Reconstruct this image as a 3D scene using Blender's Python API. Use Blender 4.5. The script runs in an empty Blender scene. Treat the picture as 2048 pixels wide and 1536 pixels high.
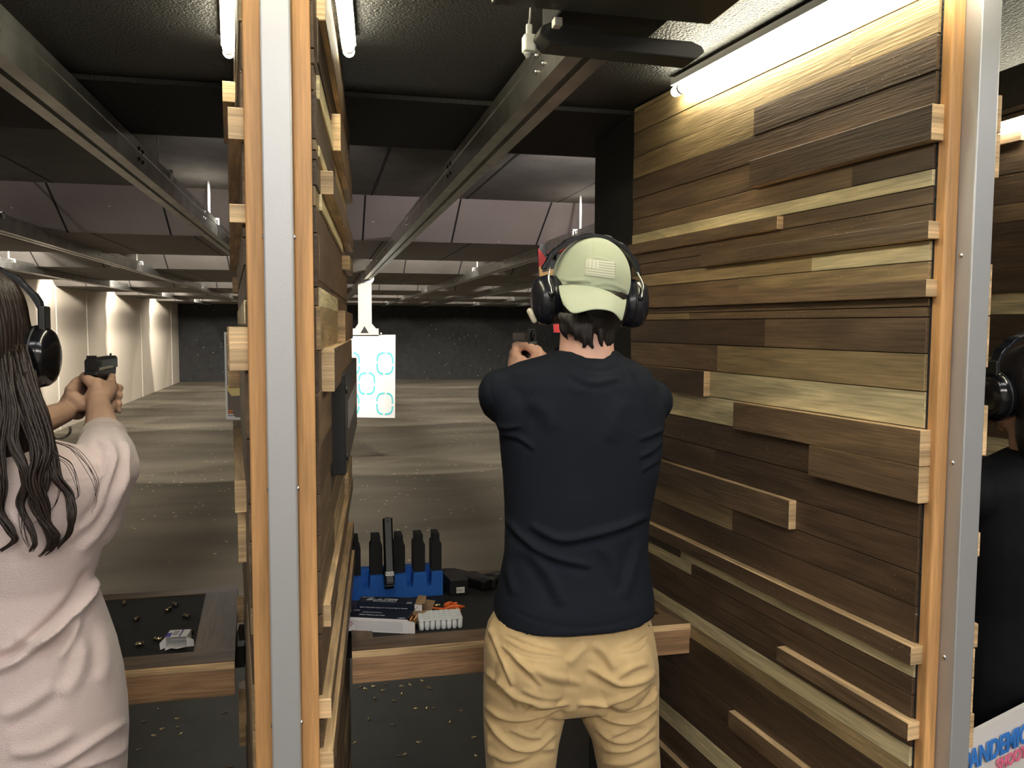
import bpy, bmesh, math, random
import numpy as np
from mathutils import Vector, Matrix, Quaternion
random.seed(7)
SC = bpy.context.scene
COL = SC.collection
# ------------------------------------------------------------------ camera
F = 1640.0
H = 1.60
def _n(v):
    v = np.array(v, float); return v / np.linalg.norm(v)
Yc = _n((645-1024, -(650-768), -F))
Xc = np.array((8190-1024, -(679-768), -F), float)
Xc = _n(Xc - Xc.dot(Yc)*Yc)
Zc = np.cross(Xc, Yc)
M3 = np.array([Xc, Yc, Zc])              # camera coords -> world
CAM = np.array([0, 0, H])
cd = bpy.data.cameras.new('camera'); cam = bpy.data.objects.new('camera', cd); COL.objects.link(cam)
cd.lens = 36*F/2048; cd.sensor_width = 36; cd.clip_start = .02; cd.clip_end = 100
mw = Matrix.Identity(4)
for r in range(3):
    for c in range(3): mw[r][c] = M3[r][c]
mw.translation = Vector(CAM)
cam.matrix_world = mw
SC.camera = cam
def ray(px, py): return M3 @ np.array([px-1024, -(py-768), -F])
def hitY(px, py, y): d = ray(px, py); return Vector(CAM + d*(y/d[1]))
def hitZ(px, py, z): d = ray(px, py); return Vector(CAM + d*((z-H)/d[2]))
def hitP(px, py, p, n):
    d = ray(px, py); n = np.array(n); return Vector(CAM + d*((np.array(p)-CAM).dot(n)/d.dot(n)))
def proj(P):                              # (n,3) -> (n,2) pixels, used to lay folds on cloth
    c = (np.asarray(P)-CAM) @ M3
    return np.stack([1024+F*c[:,0]/-c[:,2], 768-F*c[:,1]/-c[:,2]], 1)
# ------------------------------------------------------------------ materials
MATS = {}
def specks(m, scale, size, col):
    nt = m.node_tree; N = nt.nodes; L = nt.links; b = N['Principled BSDF']; src = b.inputs['Base Color'].links[0].from_socket
    tc = N.new('ShaderNodeTexCoord'); v = N.new('ShaderNodeTexVoronoi'); v.inputs['Scale'].default_value = scale; L.new(tc.outputs['Object'], v.inputs['Vector'])
    s = N.new('ShaderNodeMath'); s.operation = 'LESS_THAN'; L.new(v.outputs['Distance'], s.inputs[0]); s.inputs[1].default_value = size
    n = N.new('ShaderNodeTexNoise'); n.inputs['Scale'].default_value = 1.3; L.new(tc.outputs['Object'], n.inputs['Vector'])
    g = N.new('ShaderNodeMath'); g.operation = 'GREATER_THAN'; L.new(n.outputs[0], g.inputs[0]); g.inputs[1].default_value = .47
    k = N.new('ShaderNodeMath'); k.operation = 'MULTIPLY'; L.new(s.outputs[0], k.inputs[0]); L.new(g.outputs[0], k.inputs[1])
    mx = N.new('ShaderNodeMix'); mx.data_type = 'RGBA'; L.new(k.outputs[0], mx.inputs['Factor']); L.new(src, mx.inputs['A']); mx.inputs['B'].default_value = (*col, 1)
    L.new(mx.outputs['Result'], b.inputs['Base Color'])
def newmat(name):
    m = bpy.data.materials.new(name); m.use_nodes = True
    nt = m.node_tree; b = nt.nodes['Principled BSDF']
    return m, nt, b
def mat(name, col, rough=.6, metal=0., bump=0., bscale=200., spec=.5, var=0., vscale=6., emit=None, trans=0., sheen=0., coord='Object', stretch=(1,1,1)):
    if name in MATS: return MATS[name]
    m, nt, b = newmat(name); N = nt.nodes; L = nt.links
    b.inputs['Base Color'].default_value = (*col, 1); b.inputs['Roughness'].default_value = rough
    b.inputs['Metallic'].default_value = metal; b.inputs['Specular IOR Level'].default_value = spec
    b.inputs['Transmission Weight'].default_value = trans; b.inputs['Sheen Weight'].default_value = sheen
    if emit: b.inputs['Emission Color'].default_value = (*emit[0], 1); b.inputs['Emission Strength'].default_value = emit[1]
    if bump or var:
        tc = N.new('ShaderNodeTexCoord'); mp = N.new('ShaderNodeMapping'); mp.inputs['Scale'].default_value = stretch
        L.new(tc.outputs[coord], mp.inputs[0])
    if bump:
        t = N.new('ShaderNodeTexNoise'); t.inputs['Scale'].default_value = bscale; t.inputs['Detail'].default_value = 3
        L.new(mp.outputs[0], t.inputs['Vector'])
        bp = N.new('ShaderNodeBump'); bp.inputs['Strength'].default_value = 1; bp.inputs['Distance'].default_value = bump
        L.new(t.outputs[0], bp.inputs['Height']); L.new(bp.outputs[0], b.inputs['Normal'])
    if var:
        t = N.new('ShaderNodeTexNoise'); t.inputs['Scale'].default_value = vscale; t.inputs['Detail'].default_value = 5
        L.new(mp.outputs[0], t.inputs['Vector'])
        mr = N.new('ShaderNodeMapRange'); mr.inputs[1].default_value = .3; mr.inputs[2].default_value = .7
        mr.inputs[3].default_value = 1-var; mr.inputs[4].default_value = 1+var
        L.new(t.outputs[0], mr.inputs[0])
        vm = N.new('ShaderNodeVectorMath'); vm.operation = 'SCALE'; vm.inputs[0].default_value = col
        L.new(mr.outputs[0], vm.inputs['Scale']); L.new(vm.outputs[0], b.inputs['Base Color'])
    MATS[name] = m; return m
def woodmat(name, rough=.5, grain=1.0, specks=0.):
    """plank wood: the attribute 'tone' is the timber colour, the UV map runs along the grain"""
    if name in MATS: return MATS[name]
    m, nt, b = newmat(name); N = nt.nodes; L = nt.links
    at = N.new('ShaderNodeAttribute'); at.attribute_name = 'tone'
    uv = N.new('ShaderNodeUVMap')
    def noise(sx, sy, sc, det=4, dist=0.):
        mp = N.new('ShaderNodeMapping'); mp.inputs['Scale'].default_value = (sx, sy, 1)
        L.new(uv.outputs[0], mp.inputs[0])
        t = N.new('ShaderNodeTexNoise'); t.inputs['Scale'].default_value = sc; t.inputs['Detail'].default_value = det
        t.inputs['Distortion'].default_value = dist
        L.new(mp.outputs[0], t.inputs['Vector']); return t.outputs[0]
    def mr(src, a, b_, c, d):
        x = N.new('ShaderNodeMapRange'); L.new(src, x.inputs[0])
        for i, v in zip((1,2,3,4), (a,b_,c,d)): x.inputs[i].default_value = v
        return x.outputs[0]
    def mul(a, b_):
        x = N.new('ShaderNodeMath'); x.operation = 'MULTIPLY'; L.new(a, x.inputs[0]); L.new(b_, x.inputs[1]); return x.outputs[0]
    fine = mr(noise(6, 120, 1.6, 5), .3, .7, 1-.38*grain, 1+.28*grain)
    broad = mr(noise(2.2, 17, 1., 3, 1.6), .36, .66, 1-.42*grain, 1+.32*grain)
    big = mr(noise(1.1, 3.5, 1., 2, .5), .3, .7, .82, 1.16)
    f = mul(mul(fine, broad), big)
    vm = N.new('ShaderNodeVectorMath'); vm.operation = 'SCALE'; L.new(at.outputs['Color'], vm.inputs[0]); L.new(f, vm.inputs['Scale'])
    out = vm.outputs[0]
    if specks:
        mp = N.new('ShaderNodeMapping'); L.new(uv.outputs[0], mp.inputs[0])
        v = N.new('ShaderNodeTexVoronoi'); v.inputs['Scale'].default_value = 90; L.new(mp.outputs[0], v.inputs['Vector'])
        s = N.new('ShaderNodeMath'); s.operation = 'LESS_THAN'; L.new(v.outputs['Distance'], s.inputs[0]); s.inputs[1].default_value = .085
        n2 = noise(1, 1, 2.5, 2); s2 = mr(n2, .5, .6, 0, .75); k = mul(s.outputs[0], s2)
        mx = N.new('ShaderNodeMix'); mx.data_type = 'RGBA'; L.new(k, mx.inputs['Factor']); L.new(out, mx.inputs['A']); mx.inputs['B'].default_value = (.62,.55,.42,1)
        out = mx.outputs['Result']
    L.new(out, b.inputs['Base Color'])
    b.inputs['Roughness'].default_value = rough
    bp = N.new('ShaderNodeBump'); bp.inputs['Strength'].default_value = .6; bp.inputs['Distance'].default_value = .0015
    L.new(fine, bp.inputs['Height']); L.new(bp.outputs[0], b.inputs['Normal'])
    MATS[name] = m; return m
CREAM = (.68,.57,.33); TAN = (.31,.22,.11); MID = (.145,.092,.050); DARK = (.084,.051,.029); ENDG = (.68,.47,.25); WALN = (.17,.105,.065)
W_PLANK = woodmat('plank_wood', .48, .75, .8)
W_TRIM = woodmat('trim_wood', .4, .45)
W_SHELF = woodmat('walnut_shelf', .42, .8)
# ------------------------------------------------------------------ mesh builder
class MB:
    def __init__(s): s.v = []; s.f = []; s.uv = []; s.c = []; s.mi = []; s.sm = []
    def add(s, verts, faces, uvs=None, col=(1,1,1), mi=0, smooth=False):
        o = len(s.v); s.v += [tuple(p) for p in verts]
        for k, f in enumerate(faces):
            s.f.append(tuple(i+o for i in f)); s.c.append(col); s.mi.append(mi); s.sm.append(smooth)
            s.uv.append(uvs[k] if uvs else [(0,0)]*len(f))
        return s
    def quad(s, a, b, c, d, col=(1,1,1), mi=0, uo=(0,0)):
        a, b, c, d = map(Vector, (a,b,c,d)); w = (b-a).length; h = (d-a).length
        return s.add([a,b,c,d], [(0,1,2,3)], [[(uo[0],uo[1]),(uo[0]+w,uo[1]),(uo[0]+w,uo[1]+h),(uo[0],uo[1]+h)]], col, mi)
    def box8(s, P, col=(1,1,1), mi=0, grain=0, endcol=None, zcol=None):
        """P: 8 corners ordered (x0/x1)(y0/y1)(z0/z1) index = 4x+2y+z ; grain axis 0,1,2"""
        P = [Vector(p) for p in P]
        fs = [(0,1,3,2),(4,6,7,5),(0,4,5,1),(2,3,7,6),(0,2,6,4),(1,5,7,3)]; ax = (0,0,1,1,2,2)
        off = (random.random()*50, random.random()*50)
        for f, a in zip(fs, ax):
            p = [P[i] for i in f]
            e1 = (p[1]-p[0]); e2 = (p[3]-p[0])
            g = P[4 >> grain]-P[0]; g.normalize() if g.length else None
            if a == grain:
                uv = [(off[0]+q.x*0+ (q-p[0]).dot(e2.normalized())*.2, off[1]+(q-p[0]).dot(e1.normalized())) for q in p]
            else:
                n = e1.cross(e2); h = n.cross(g)
                if h.length: h.normalize()
                uv = [(off[0]+(q-P[0]).dot(g), off[1]+(q-P[0]).dot(h)+a*.3) for q in p]
            s.add(p, [(0,1,2,3)], [uv], endcol if (endcol and a == grain) else (zcol if (zcol and a == 2) else col), mi)
        return s
    def box(s, c, sz, rot=None, **k):
        c = Vector(c); R = rot if rot is not None else Matrix.Identity(3)
        P = [c + R @ Vector((((i>>2&1)-.5)*sz[0], ((i>>1&1)-.5)*sz[1], ((i&1)-.5)*sz[2])) for i in range(8)]
        return s.box8(P, **k)
    def rings(s, R, close=True, cap=(True,True), col=(1,1,1), mi=0, smooth=True):
        n = len(R[0]); o = 0; vs = [p for r in R for p in r]; fs = []; uvs = []
        L = 0
        for i in range(len(R)-1):
            for j in range(n if close else n-1):
                k = (j+1) % n
                fs.append((i*n+j, i*n+k, (i+1)*n+k, (i+1)*n+j)); uvs.append([(i*.05,j/n),(i*.05,(j+1)/n),((i+1)*.05,(j+1)/n),((i+1)*.05,j/n)])
        if cap[0]: fs.append(tuple(reversed(range(n)))); uvs.append([(0,0)]*n)
        if cap[1]: fs.append(tuple(range((len(R)-1)*n, len(R)*n))); uvs.append([(0,0)]*n)
        return s.add(vs, fs, uvs, col, mi, smooth)
    def tube(s, pts, rad, n=12, flat=1.0, caps=True, col=(1,1,1), mi=0, up=None, round_ends=False):
        pts = [Vector(p) for p in pts]
        if not hasattr(rad, '__len__'): rad = [rad]*len(pts)
        rad = list(rad)
        if round_ends:
            d0 = (pts[0]-pts[1]).normalized(); d1 = (pts[-1]-pts[-2]).normalized()
            a0 = [(pts[0]+d0*rad[0]*math.sin(t), rad[0]*math.cos(t)) for t in (1.45,1.1,.75,.35)]
            a1 = [(pts[-1]+d1*rad[-1]*math.sin(t), rad[-1]*math.cos(t)) for t in (.35,.75,1.1,1.45)]
            pts = [p for p,_ in a0]+pts+[p for p,_ in a1]; rad = [r for _,r in a0]+rad+[r for _,r in a1]
        R = []; t0 = (pts[1]-pts[0]).normalized()
        u = Vector(up) if up is not None else (Vector((0,0,1)) if abs(t0.z) < .9 else Vector((1,0,0)))
        for i, p in enumerate(pts):
            t = (pts[min(i+1,len(pts)-1)]-pts[max(i-1,0)]).normalized()
            a = u - t*u.dot(t)
            if a.length < 1e-5: a = t.orthogonal()
            a.normalize(); b = t.cross(a); u = a if up is None else u
            R.append([p + a*(math.cos(2*math.pi*k/n)*rad[i]) + b*(math.sin(2*math.pi*k/n)*rad[i]*flat) for k in range(n)])
        return s.rings(R, True, (caps,caps), col, mi)
    def ell(s, c, r, rot=None, n=20, m=12, col=(1,1,1), mi=0, t0=0., t1=math.pi):
        c = Vector(c); R = rot if rot is not None else Matrix.Identity(3); rr = []
        for i in range(m+1):
            t = t0+(t1-t0)*i/m; t = min(max(t, 1e-3), math.pi-1e-3)
            rr.append([c + R @ Vector((r[0]*math.sin(t)*math.cos(2*math.pi*k/n), r[1]*math.sin(t)*math.sin(2*math.pi*k/n), r[2]*math.cos(t))) for k in range(n)])
        rr.reverse(); return s.rings(rr, True, (True,True), col, mi)
    def lathe(s, c, ax, prof, n=24, col=(1,1,1), mi=0, sx=1., sy=1., up=None):
        """prof: list of (distance along ax, radius)"""
        c = Vector(c); ax = Vector(ax).normalized(); a = (Vector(up)-ax*Vector(up).dot(ax)).normalized() if up is not None else ax.orthogonal().normalized(); b = ax.cross(a)
        return s.rings([[c+ax*h + a*(math.cos(2*math.pi*k/n)*r*sx)+b*(math.sin(2*math.pi*k/n)*r*sy) for k in range(n)] for h, r in prof], True, (True,True), col, mi)
    def extrude(s, poly, d, col=(1,1,1), mi=0):
        """poly: list of 3D points (planar), d: offset vector"""
        n = len(poly); d = Vector(d); P = [Vector(p) for p in poly]; Q = [p+d for p in P]
        fs = [tuple(reversed(range(n))), tuple(range(n, 2*n))]+[(i,(i+1)%n,n+(i+1)%n,n+i) for i in range(n)]
        uv = [[((P+Q)[i].x+(P+Q)[i].z*.37,(P+Q)[i].z) for i in f] for f in fs]
        return s.add(P+Q, fs, uv, col, mi)
    def build(s, name, mats, parent=None, bevel=0., seg=2, auto=None):
        me = bpy.data.meshes.new(name); me.from_pydata(s.v, [], s.f)
        for m in (mats if isinstance(mats, (list,tuple)) else [mats]): me.materials.append(m)
        me.uv_layers.new(name='UVMap'); me.color_attributes.new('tone', 'FLOAT_COLOR', 'CORNER')
        me.polygons.foreach_set('material_index', s.mi); me.polygons.foreach_set('use_smooth', s.sm)
        me.uv_layers['UVMap'].data.foreach_set('uv', [x for f in s.uv for p in f for x in p])
        me.color_attributes['tone'].data.foreach_set('color', [x for k, f in enumerate(s.f) for _ in f for x in (*s.c[k], 1.)])
        me.validate()
        bm = bmesh.new(); bm.from_mesh(me); bmesh.ops.remove_doubles(bm, verts=bm.verts, dist=1e-6)
        bmesh.ops.recalc_face_normals(bm, faces=bm.faces); bm.to_mesh(me); bm.free()
        o = bpy.data.objects.new(name, me); COL.objects.link(o)
        if parent is not None: o.parent = parent; o.matrix_parent_inverse = inv(parent)
        if bevel:
            b = o.modifiers.new('bevel', 'BEVEL'); b.width = bevel; b.segments = seg; b.limit_method = 'ANGLE'; b.angle_limit = .6
            b.harden_normals = False
        return o
def inv(p):
    """parent offset: meshes are written in world space, the Empty stands at the base of the thing"""
    # world matrix of p
    def wm(o): return o.matrix_basis.copy() if o.parent is None else wm(o.parent) @ o.matrix_parent_inverse @ o.matrix_basis
    return wm(p).inverted()
def tag(o, label=None, cat=None, group=None, kind=None):
    if label: o['label'] = label
    if cat: o['category'] = cat
    if group: o['group'] = group
    if kind: o['kind'] = kind
    return o
def thing(name, label, cat, loc=(0,0,0), group=None):
    o = bpy.data.objects.new(name, None); COL.objects.link(o); o.location = loc; o.empty_display_size = .05
    return tag(o, label, cat, group)
def struct(o): o['kind'] = 'structure'; return o
def dup(o, parent=None):
    c = o.copy(); COL.objects.link(c)
    if parent is not None: c.parent = parent
    for ch in [x for x in bpy.data.objects if x.parent == o]: dup(ch, c)
    return c
def text_mesh(body, size, origin, xdir, ydir, name, material, parent, ext=.0004, sx=1., align='LEFT', shear=0., bold=0.):
    cu = bpy.data.curves.new(name, 'FONT'); cu.body = body; cu.size = size; cu.extrude = ext; cu.align_x = align; cu.shear = shear; cu.offset = bold
    t = bpy.data.objects.new('tmp', cu); COL.objects.link(t); bpy.context.view_layer.update()
    me = bpy.data.meshes.new_from_object(t.evaluated_get(bpy.context.evaluated_depsgraph_get())); bpy.data.objects.remove(t)
    x = Vector(xdir).normalized(); y = Vector(ydir).normalized(); y = (y-x*y.dot(x)).normalized(); z = x.cross(y)
    for v in me.vertices: c = v.co; v.co = Vector(origin)+x*c.x*sx+y*c.y+z*c.z
    me.materials.clear(); me.materials.append(material)
    o = bpy.data.objects.new(name, me); COL.objects.link(o)
    if parent is not None: o.parent = parent; o.matrix_parent_inverse = inv(parent)
    return o
def fuse(mb, voxel, smooth=3, name='body', material=None, parent=None, disp=None, shrink=0.):
    """grow one continuous surface from overlapping volumes"""
    me = bpy.data.meshes.new('t'); me.from_pydata(mb.v, [], mb.f); bm = bmesh.new(); bm.from_mesh(me)
    bmesh.ops.recalc_face_normals(bm, faces=bm.faces); bm.to_mesh(me); bm.free()
    t = bpy.data.objects.new('t', me); COL.objects.link(t)
    r = t.modifiers.new('r', 'REMESH'); r.mode = 'VOXEL'; r.voxel_size = voxel; r.adaptivity = 0
    if smooth: s = t.modifiers.new('s', 'SMOOTH'); s.iterations = smooth; s.factor = .5
    bpy.context.view_layer.update()
    m2 = bpy.data.meshes.new_from_object(t.evaluated_get(bpy.context.evaluated_depsgraph_get())); bpy.data.objects.remove(t)
    for p in m2.polygons: p.use_smooth = True
    if disp is not None:
        n = len(m2.vertices); co = np.empty(n*3); no = np.empty(n*3)
        m2.vertices.foreach_get('co', co); m2.vertices.foreach_get('normal', no); co = co.reshape(-1,3); no = no.reshape(-1,3)
        co = co + disp(co, no); m2.vertices.foreach_set('co', co.ravel()); m2.update()
    m2.materials.clear()
    m2.materials.append(material)
    o = bpy.data.objects.new(name, m2); COL.objects.link(o)
    if parent is not None: o.parent = parent; o.matrix_parent_inverse = inv(parent)
    return o
def catmull(P, n=6):
    P = [Vector(p) for p in P]; out = []
    Q = [P[0]*2-P[1]]+P+[P[-1]*2-P[-2]]
    for i in range(len(P)-1):
        a,b,c,d = Q[i:i+4]
        for k in range(n):
            t = k/n; out.append(.5*((2*b)+(c-a)*t+(2*a-5*b+4*c-d)*t*t+(3*b-a-3*c+d)*t**3))
    out.append(P[-1]); return out
def folds(strokes, facing=None):
    """strokes: (polyline px, width px, amplitude m, valley 0..1). returns displacement function"""
    S = []
    for pts, w, amp, val in strokes:
        c = catmull([Vector((x,y,0)) for x,y in pts], 5); S.append((np.array([(p.x,p.y) for p in c]), w, amp, val))
    def f(co, no):
        q = proj(co); view = CAM-co; view /= np.linalg.norm(view, axis=1)[:,None]
        fac = np.clip(((view*no).sum(1)-.05)*3, 0, 1)
        tot = np.zeros(len(co))
        for P, w, amp, val in S:
            m = (q[:,0] > P[:,0].min()-4*w) & (q[:,0] < P[:,0].max()+4*w) & (q[:,1] > P[:,1].min()-4*w) & (q[:,1] < P[:,1].max()+4*w) & (fac > 0)
            idx = np.nonzero(m)[0]
            if not len(idx): continue
            qq = q[idx]; best = np.full(len(idx), 1e9); sd = np.zeros(len(idx)); tp = np.zeros(len(idx)); ns = len(P)-1
            for i in range(ns):
                a = P[i]; e = P[i+1]-a; l2 = (e*e).sum()+1e-9
                t = np.clip(((qq-a) @ e)/l2, 0, 1); dv = qq-(a+t[:,None]*e); d = np.hypot(dv[:,0], dv[:,1])
                cr = e[0]*dv[:,1]-e[1]*dv[:,0]; up = d < best
                best[up] = d[up]; sd[up] = np.where(cr[up] >= 0, d[up], -d[up]); tp[up] = (i+t[up])/ns
            taper = np.clip(np.minimum(tp, 1-tp)*5, 0, 1)**.5
            g = np.exp(-(best/w)**2) - val*np.exp(-((sd-1.7*w)/(w*1.1))**2)*(best < 4*w)
            tot[idx] += amp*g*taper
        return no*(tot*fac)[:,None]
    return f
# ------------------------------------------------------------------ room shell
M_FLOOR = mat('range_floor', (.125,.108,.080), .75, var=.34, vscale=.9, bump=.002, bscale=60, spec=.25, coord='Object', stretch=(.55,1.5,1))
M_FOAM = mat('black_foam_ceiling', (.016,.016,.016), .45, bump=.006, bscale=170, spec=.6)
M_FOAM2 = mat('black_foam_panel', (.022,.022,.022), .8, bump=.006, bscale=120, spec=.3)
M_BAFF = mat('baffle_grey', (.24,.205,.195), .85, bump=.002, bscale=160, var=.14, vscale=1.2)
M_CONC = mat('pale_concrete', (.56,.49,.40), .85, bump=.001, bscale=40, var=.08, vscale=.8)
M_BERM = mat('black_rubber_backstop', (.018,.018,.018), .8, var=.3, vscale=8, bump=.004, bscale=30)
specks(M_FLOOR, 9, .10, (.55,.45,.28)); specks(M_BERM, 7, .075, (.45,.42,.38)); specks(M_BAFF, 7, .05, (.6,.58,.55))
M_ROOMW = mat('lobby_wall', (.55,.52,.48), .8)
XL, XR, YB, YF = -3.9, 9.0, 24.3, -3.2
def slab(name, lo, hi, m, kind='structure'):
    mb = MB(); mb.box([(a+b)/2 for a,b in zip(lo,hi)], [b-a for a,b in zip(lo,hi)])
    o = mb.build(name, m); o['kind'] = kind; return o
slab('floor', (XL-.1,YF-.1,-.1), (XR+.1,YB+.1,0), M_FLOOR)
mb = MB(); mb.box(((XL+XR)/2, (YF+4.4)/2, .002), (XR-XL-.01, 4.4-YF, .006)); o = mb.build('floor_canopy_shade', mat('floor_shade_dark', (.040,.040,.034), .5, var=.2, vscale=5, bump=.001, bscale=90, spec=.3)); struct(o)  # darker slab by the booths: canopy shade put into the floor colour
slab('wall_left', (XL-.1,YF,0), (XL,YB,3.2), M_CONC)
slab('wall_right', (XR,YF,0), (XR+.1,YB,3.2), M_CONC)
slab('wall_far', (XL,YB,0), (XR,YB+.1,3.2), M_BERM)
slab('wall_near', (XL,YF-.1,0), (XR,YF,3.2), M_ROOMW)
slab('ceiling', (XL,YF,2.75), (XR,.9,2.85), M_ROOMW)
# panel joints of the concrete wall
mb = MB()
for y in (6.6, 9.2, 13.6, 15.25, 19.5, 23.2): mb.box((XL+.004, y, 1.3), (.008, .035, 2.6))
o = mb.build('trim_1', mat('joint_paint', (.72,.66,.56), .8)); struct(o)
def joints(xs, mbj, y0, z0, y1, z1):
    """dark recessed gaps between ceiling boards"""
    for x in xs: mbj.add([(x-.006,y0,z0-.0015),(x+.006,y0,z0-.0015),(x+.006,y1,z1-.0015),(x-.006,y1,z1-.0015)], [(0,1,2,3)])
# booth canopy
mb = MB(); mb.box(((XL+XR)/2, (.9+2.97)/2, 2.30), (XR-XL, 2.97-.9, .12)); mb.box(((XL+XR)/2,.95,2.55),(XR-XL,.1,.4)); mb.box(((XL+XR)/2,2.92,2.45),(XR-XL,.1,.2))
struct(mb.build('ceiling_booths', M_FOAM))
mb = MB(); mb.box(((XL+XR)/2, 2.66, 2.234), (XR-XL, .62, .013)); struct(mb.build('trim_2', M_FOAM2))
mb = MB(); mb.box(((XL+XR)/2, (2.97+YB)/2, 2.50), (XR-XL, YB-2.97, .12)); cr = mb.build('ceiling_range', mat('ceiling_board_grey', (.12,.11,.10), .85, bump=.002, bscale=120, var=.15)); struct(cr)
xs = [.32+.625*k for k in range(-7, 15)]
jm = MB()
M_JOINT = mat('joint_dark', (.006,.006,.006), .9)
joints(xs, jm, 2.97, 2.44, 5.45, 2.44)
struct(jm.build('trim_3', M_JOINT))
for i, (ya, yb, yc, zl) in enumerate([(5.45,5.86,7.5,2.19),(8.95,9.4,12.1,2.19),(13.2,13.6,15.8,2.17),(16.9,17.3,19.7,2.17),(20.9,21.3,23.9,2.17)]):
    mb = MB(); mb.extrude([(XL,ya,2.44),(XL,yb,zl),(XL,yc,zl),(XL,yc,2.44)], (XR-XL,0,0))
    b = mb.build('ceiling_baffle', M_BAFF if i == 0 else mat('baffle_brown', (.15,.135,.12), .85, bump=.002, bscale=160, var=.2, vscale=2.))
    struct(b)
    jm = MB(); xo = .04 if i == 0 else 0
    joints([x-.04 for x in xs], jm, ya, 2.44, yb, zl); joints([x+.1 for x in xs], jm, yb, zl, yc, zl)
    struct(jm.build('trim_%d' % (4+i), M_JOINT))
# ------------------------------------------------------------------ partitions
M_STEEL = mat('brushed_steel_trim', (.52,.52,.52), .42, metal=.55, bump=.00015, bscale=400)
M_SCREW = mat('screw_metal', (.75,.75,.78), .25, metal=1.)
YN, YFAR = 1.2, 2.31
ZT = 2.236
class Face:
    """plank face of a partition: side=+1 looks to +x; near/far half thickness"""
    def __init__(s, ax, hn, hf, side): s.ax=ax; s.hn=hn; s.hf=hf; s.side=side
    def x(s, y): return s.ax + s.side*(s.hn+(s.hf-s.hn)*(y-YN)/(YFAR-YN))
    def nrm(s): n = Vector((s.side, -(s.hf-s.hn)/(YFAR-YN), 0)); return n.normalized()
    def hit(s, px, py): return hitP(px, py, (s.x(YN), YN, 1), s.nrm())
    def plank(s, mb, y0, y1, z0, z1, t, col):
        n = s.nrm(); P = []
        jit = [c*random.uniform(.86,1.14) for c in (1,)][0]
        for y in (y0, y1):
            for d in (-.004, t):
                for z in (z0, z1):
                    P.append(Vector((s.x(y), y, z)) + n*d)
        mb.box8(P, col=tuple(c*jit for c in col), grain=0, endcol=ENDG if t > .008 else col, zcol=ENDG if t > .008 else None)
FR = Face(1.0625, .0445, .1615, -1)      # right hand partition, the face towards our lane
RY = {}
def zs(s_): return FR.hit(1850, 649+s_*1390).z
def ypx(px): return FR.hit(px, 649-.05*(px-460)).y
C,T,M,D = CREAM,TAN,MID,DARK
E = 5000; B = 0
rowsR = [ # s_top, s_bottom, [(px from, px to, tone, thickness)]
 (-.80,-.60,[(B,E,T,.004)]),(-.60,-.52,[(B,1504,T,.004),(1504,E,T,.012)]),(-.52,-.469,[(B,E,T,.005)]),(-.469,-.41,[(B,1690,T,.004),(1690,E,T,.005)]),
 (-.41,-.358,[(B,1504,T,.005),(1504,E,D,.007)]),(-.358,-.308,[(B,E,D,.006)]),
 (-.308,-.2570,[(B,1512,M,.004),(1512,E,D,.026)]),(-.257,-.2206,[(B,1700,M,.004),(1700,E,D,.005)]),
 (-.2206,-.1965,[(B,E,C,.006)]),(-.1965,-.171,[(B,1566,M,.020),(1566,E,M,.005)]),
 (-.171,-.146,[(B,E,M,.006)]),(-.146,-.120,[(B,1415,M,.006),(1415,E,M,.024)]),
 (-.120,-.0905,[(B,1625,T,.004),(1625,E,C,.005)]),(-.0905,-.0645,[(B,1480,M,.004),(1480,E,T,.006)]),
 (-.0645,-.0385,[(B,E,M,.024)]),(-.0385,-.0255,[(B,E,M,.004)]),(-.0255,-.0105,[(B,1382,T,.004),(1382,E,M,.005)]),
 (-.0105,.042,[(B,1536,D,.006),(1536,E,M,.006)]),(.042,.0965,[(B,1441,M,.005),(1441,E,T,.006)]),
 (.0965,.150,[(B,1425,D,.020),(1425,E,C,.003)]),(.150,.203,[(B,1489,C,.003),(1489,E,M,.024)]),
 (.203,.256,[(B,1646,D,.005),(1646,E,M,.024)]),(.256,.309,[(B,1441,M,.004),(1441,E,D,.006)]),
 (.309,.361,[(B,1608,M,.022),(1608,E,D,.005)]),(.361,.410,[(B,1479,T,.004),(1479,E,D,.006)]),
 (.410,.463,[(B,E,D,.005)]),(.463,.491,[(B,E,D,.026)]),(.491,.516,[(B,1373,D,.006),(1373,E,C,.004)]),
 (.516,.542,[(B,1397,C,.004),(1397,E,D,.006)]),(.542,.5755,[(B,E,D,.006)]),(.5755,.602,[(B,1593,D,.006),(1593,E,M,.026)]),
 (.602,.6186,[(B,E,D,.005)]),(.6186,.6485,[(B,E,C,.006)]),(.6485,.677,[(B,E,T,.004)]),(.677,.7595,[(B,E,D,.006)]),
 (.7595,.795,[(B,1492,D,.006),(1492,E,M,.022)]),(.795,.863,[(B,E,D,.005)]),(.863,.905,[(B,E,C,.006)]),(.905,.96,[(B,E,D,.006)]),
 (.96,1.0,[(B,E,M,.022)]),(1.0,1.1,[(B,E,D,.006)]),(1.1,1.16,[(B,E,T,.006)]),(1.16,1.3,[(B,E,M,.006)])]
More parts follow.
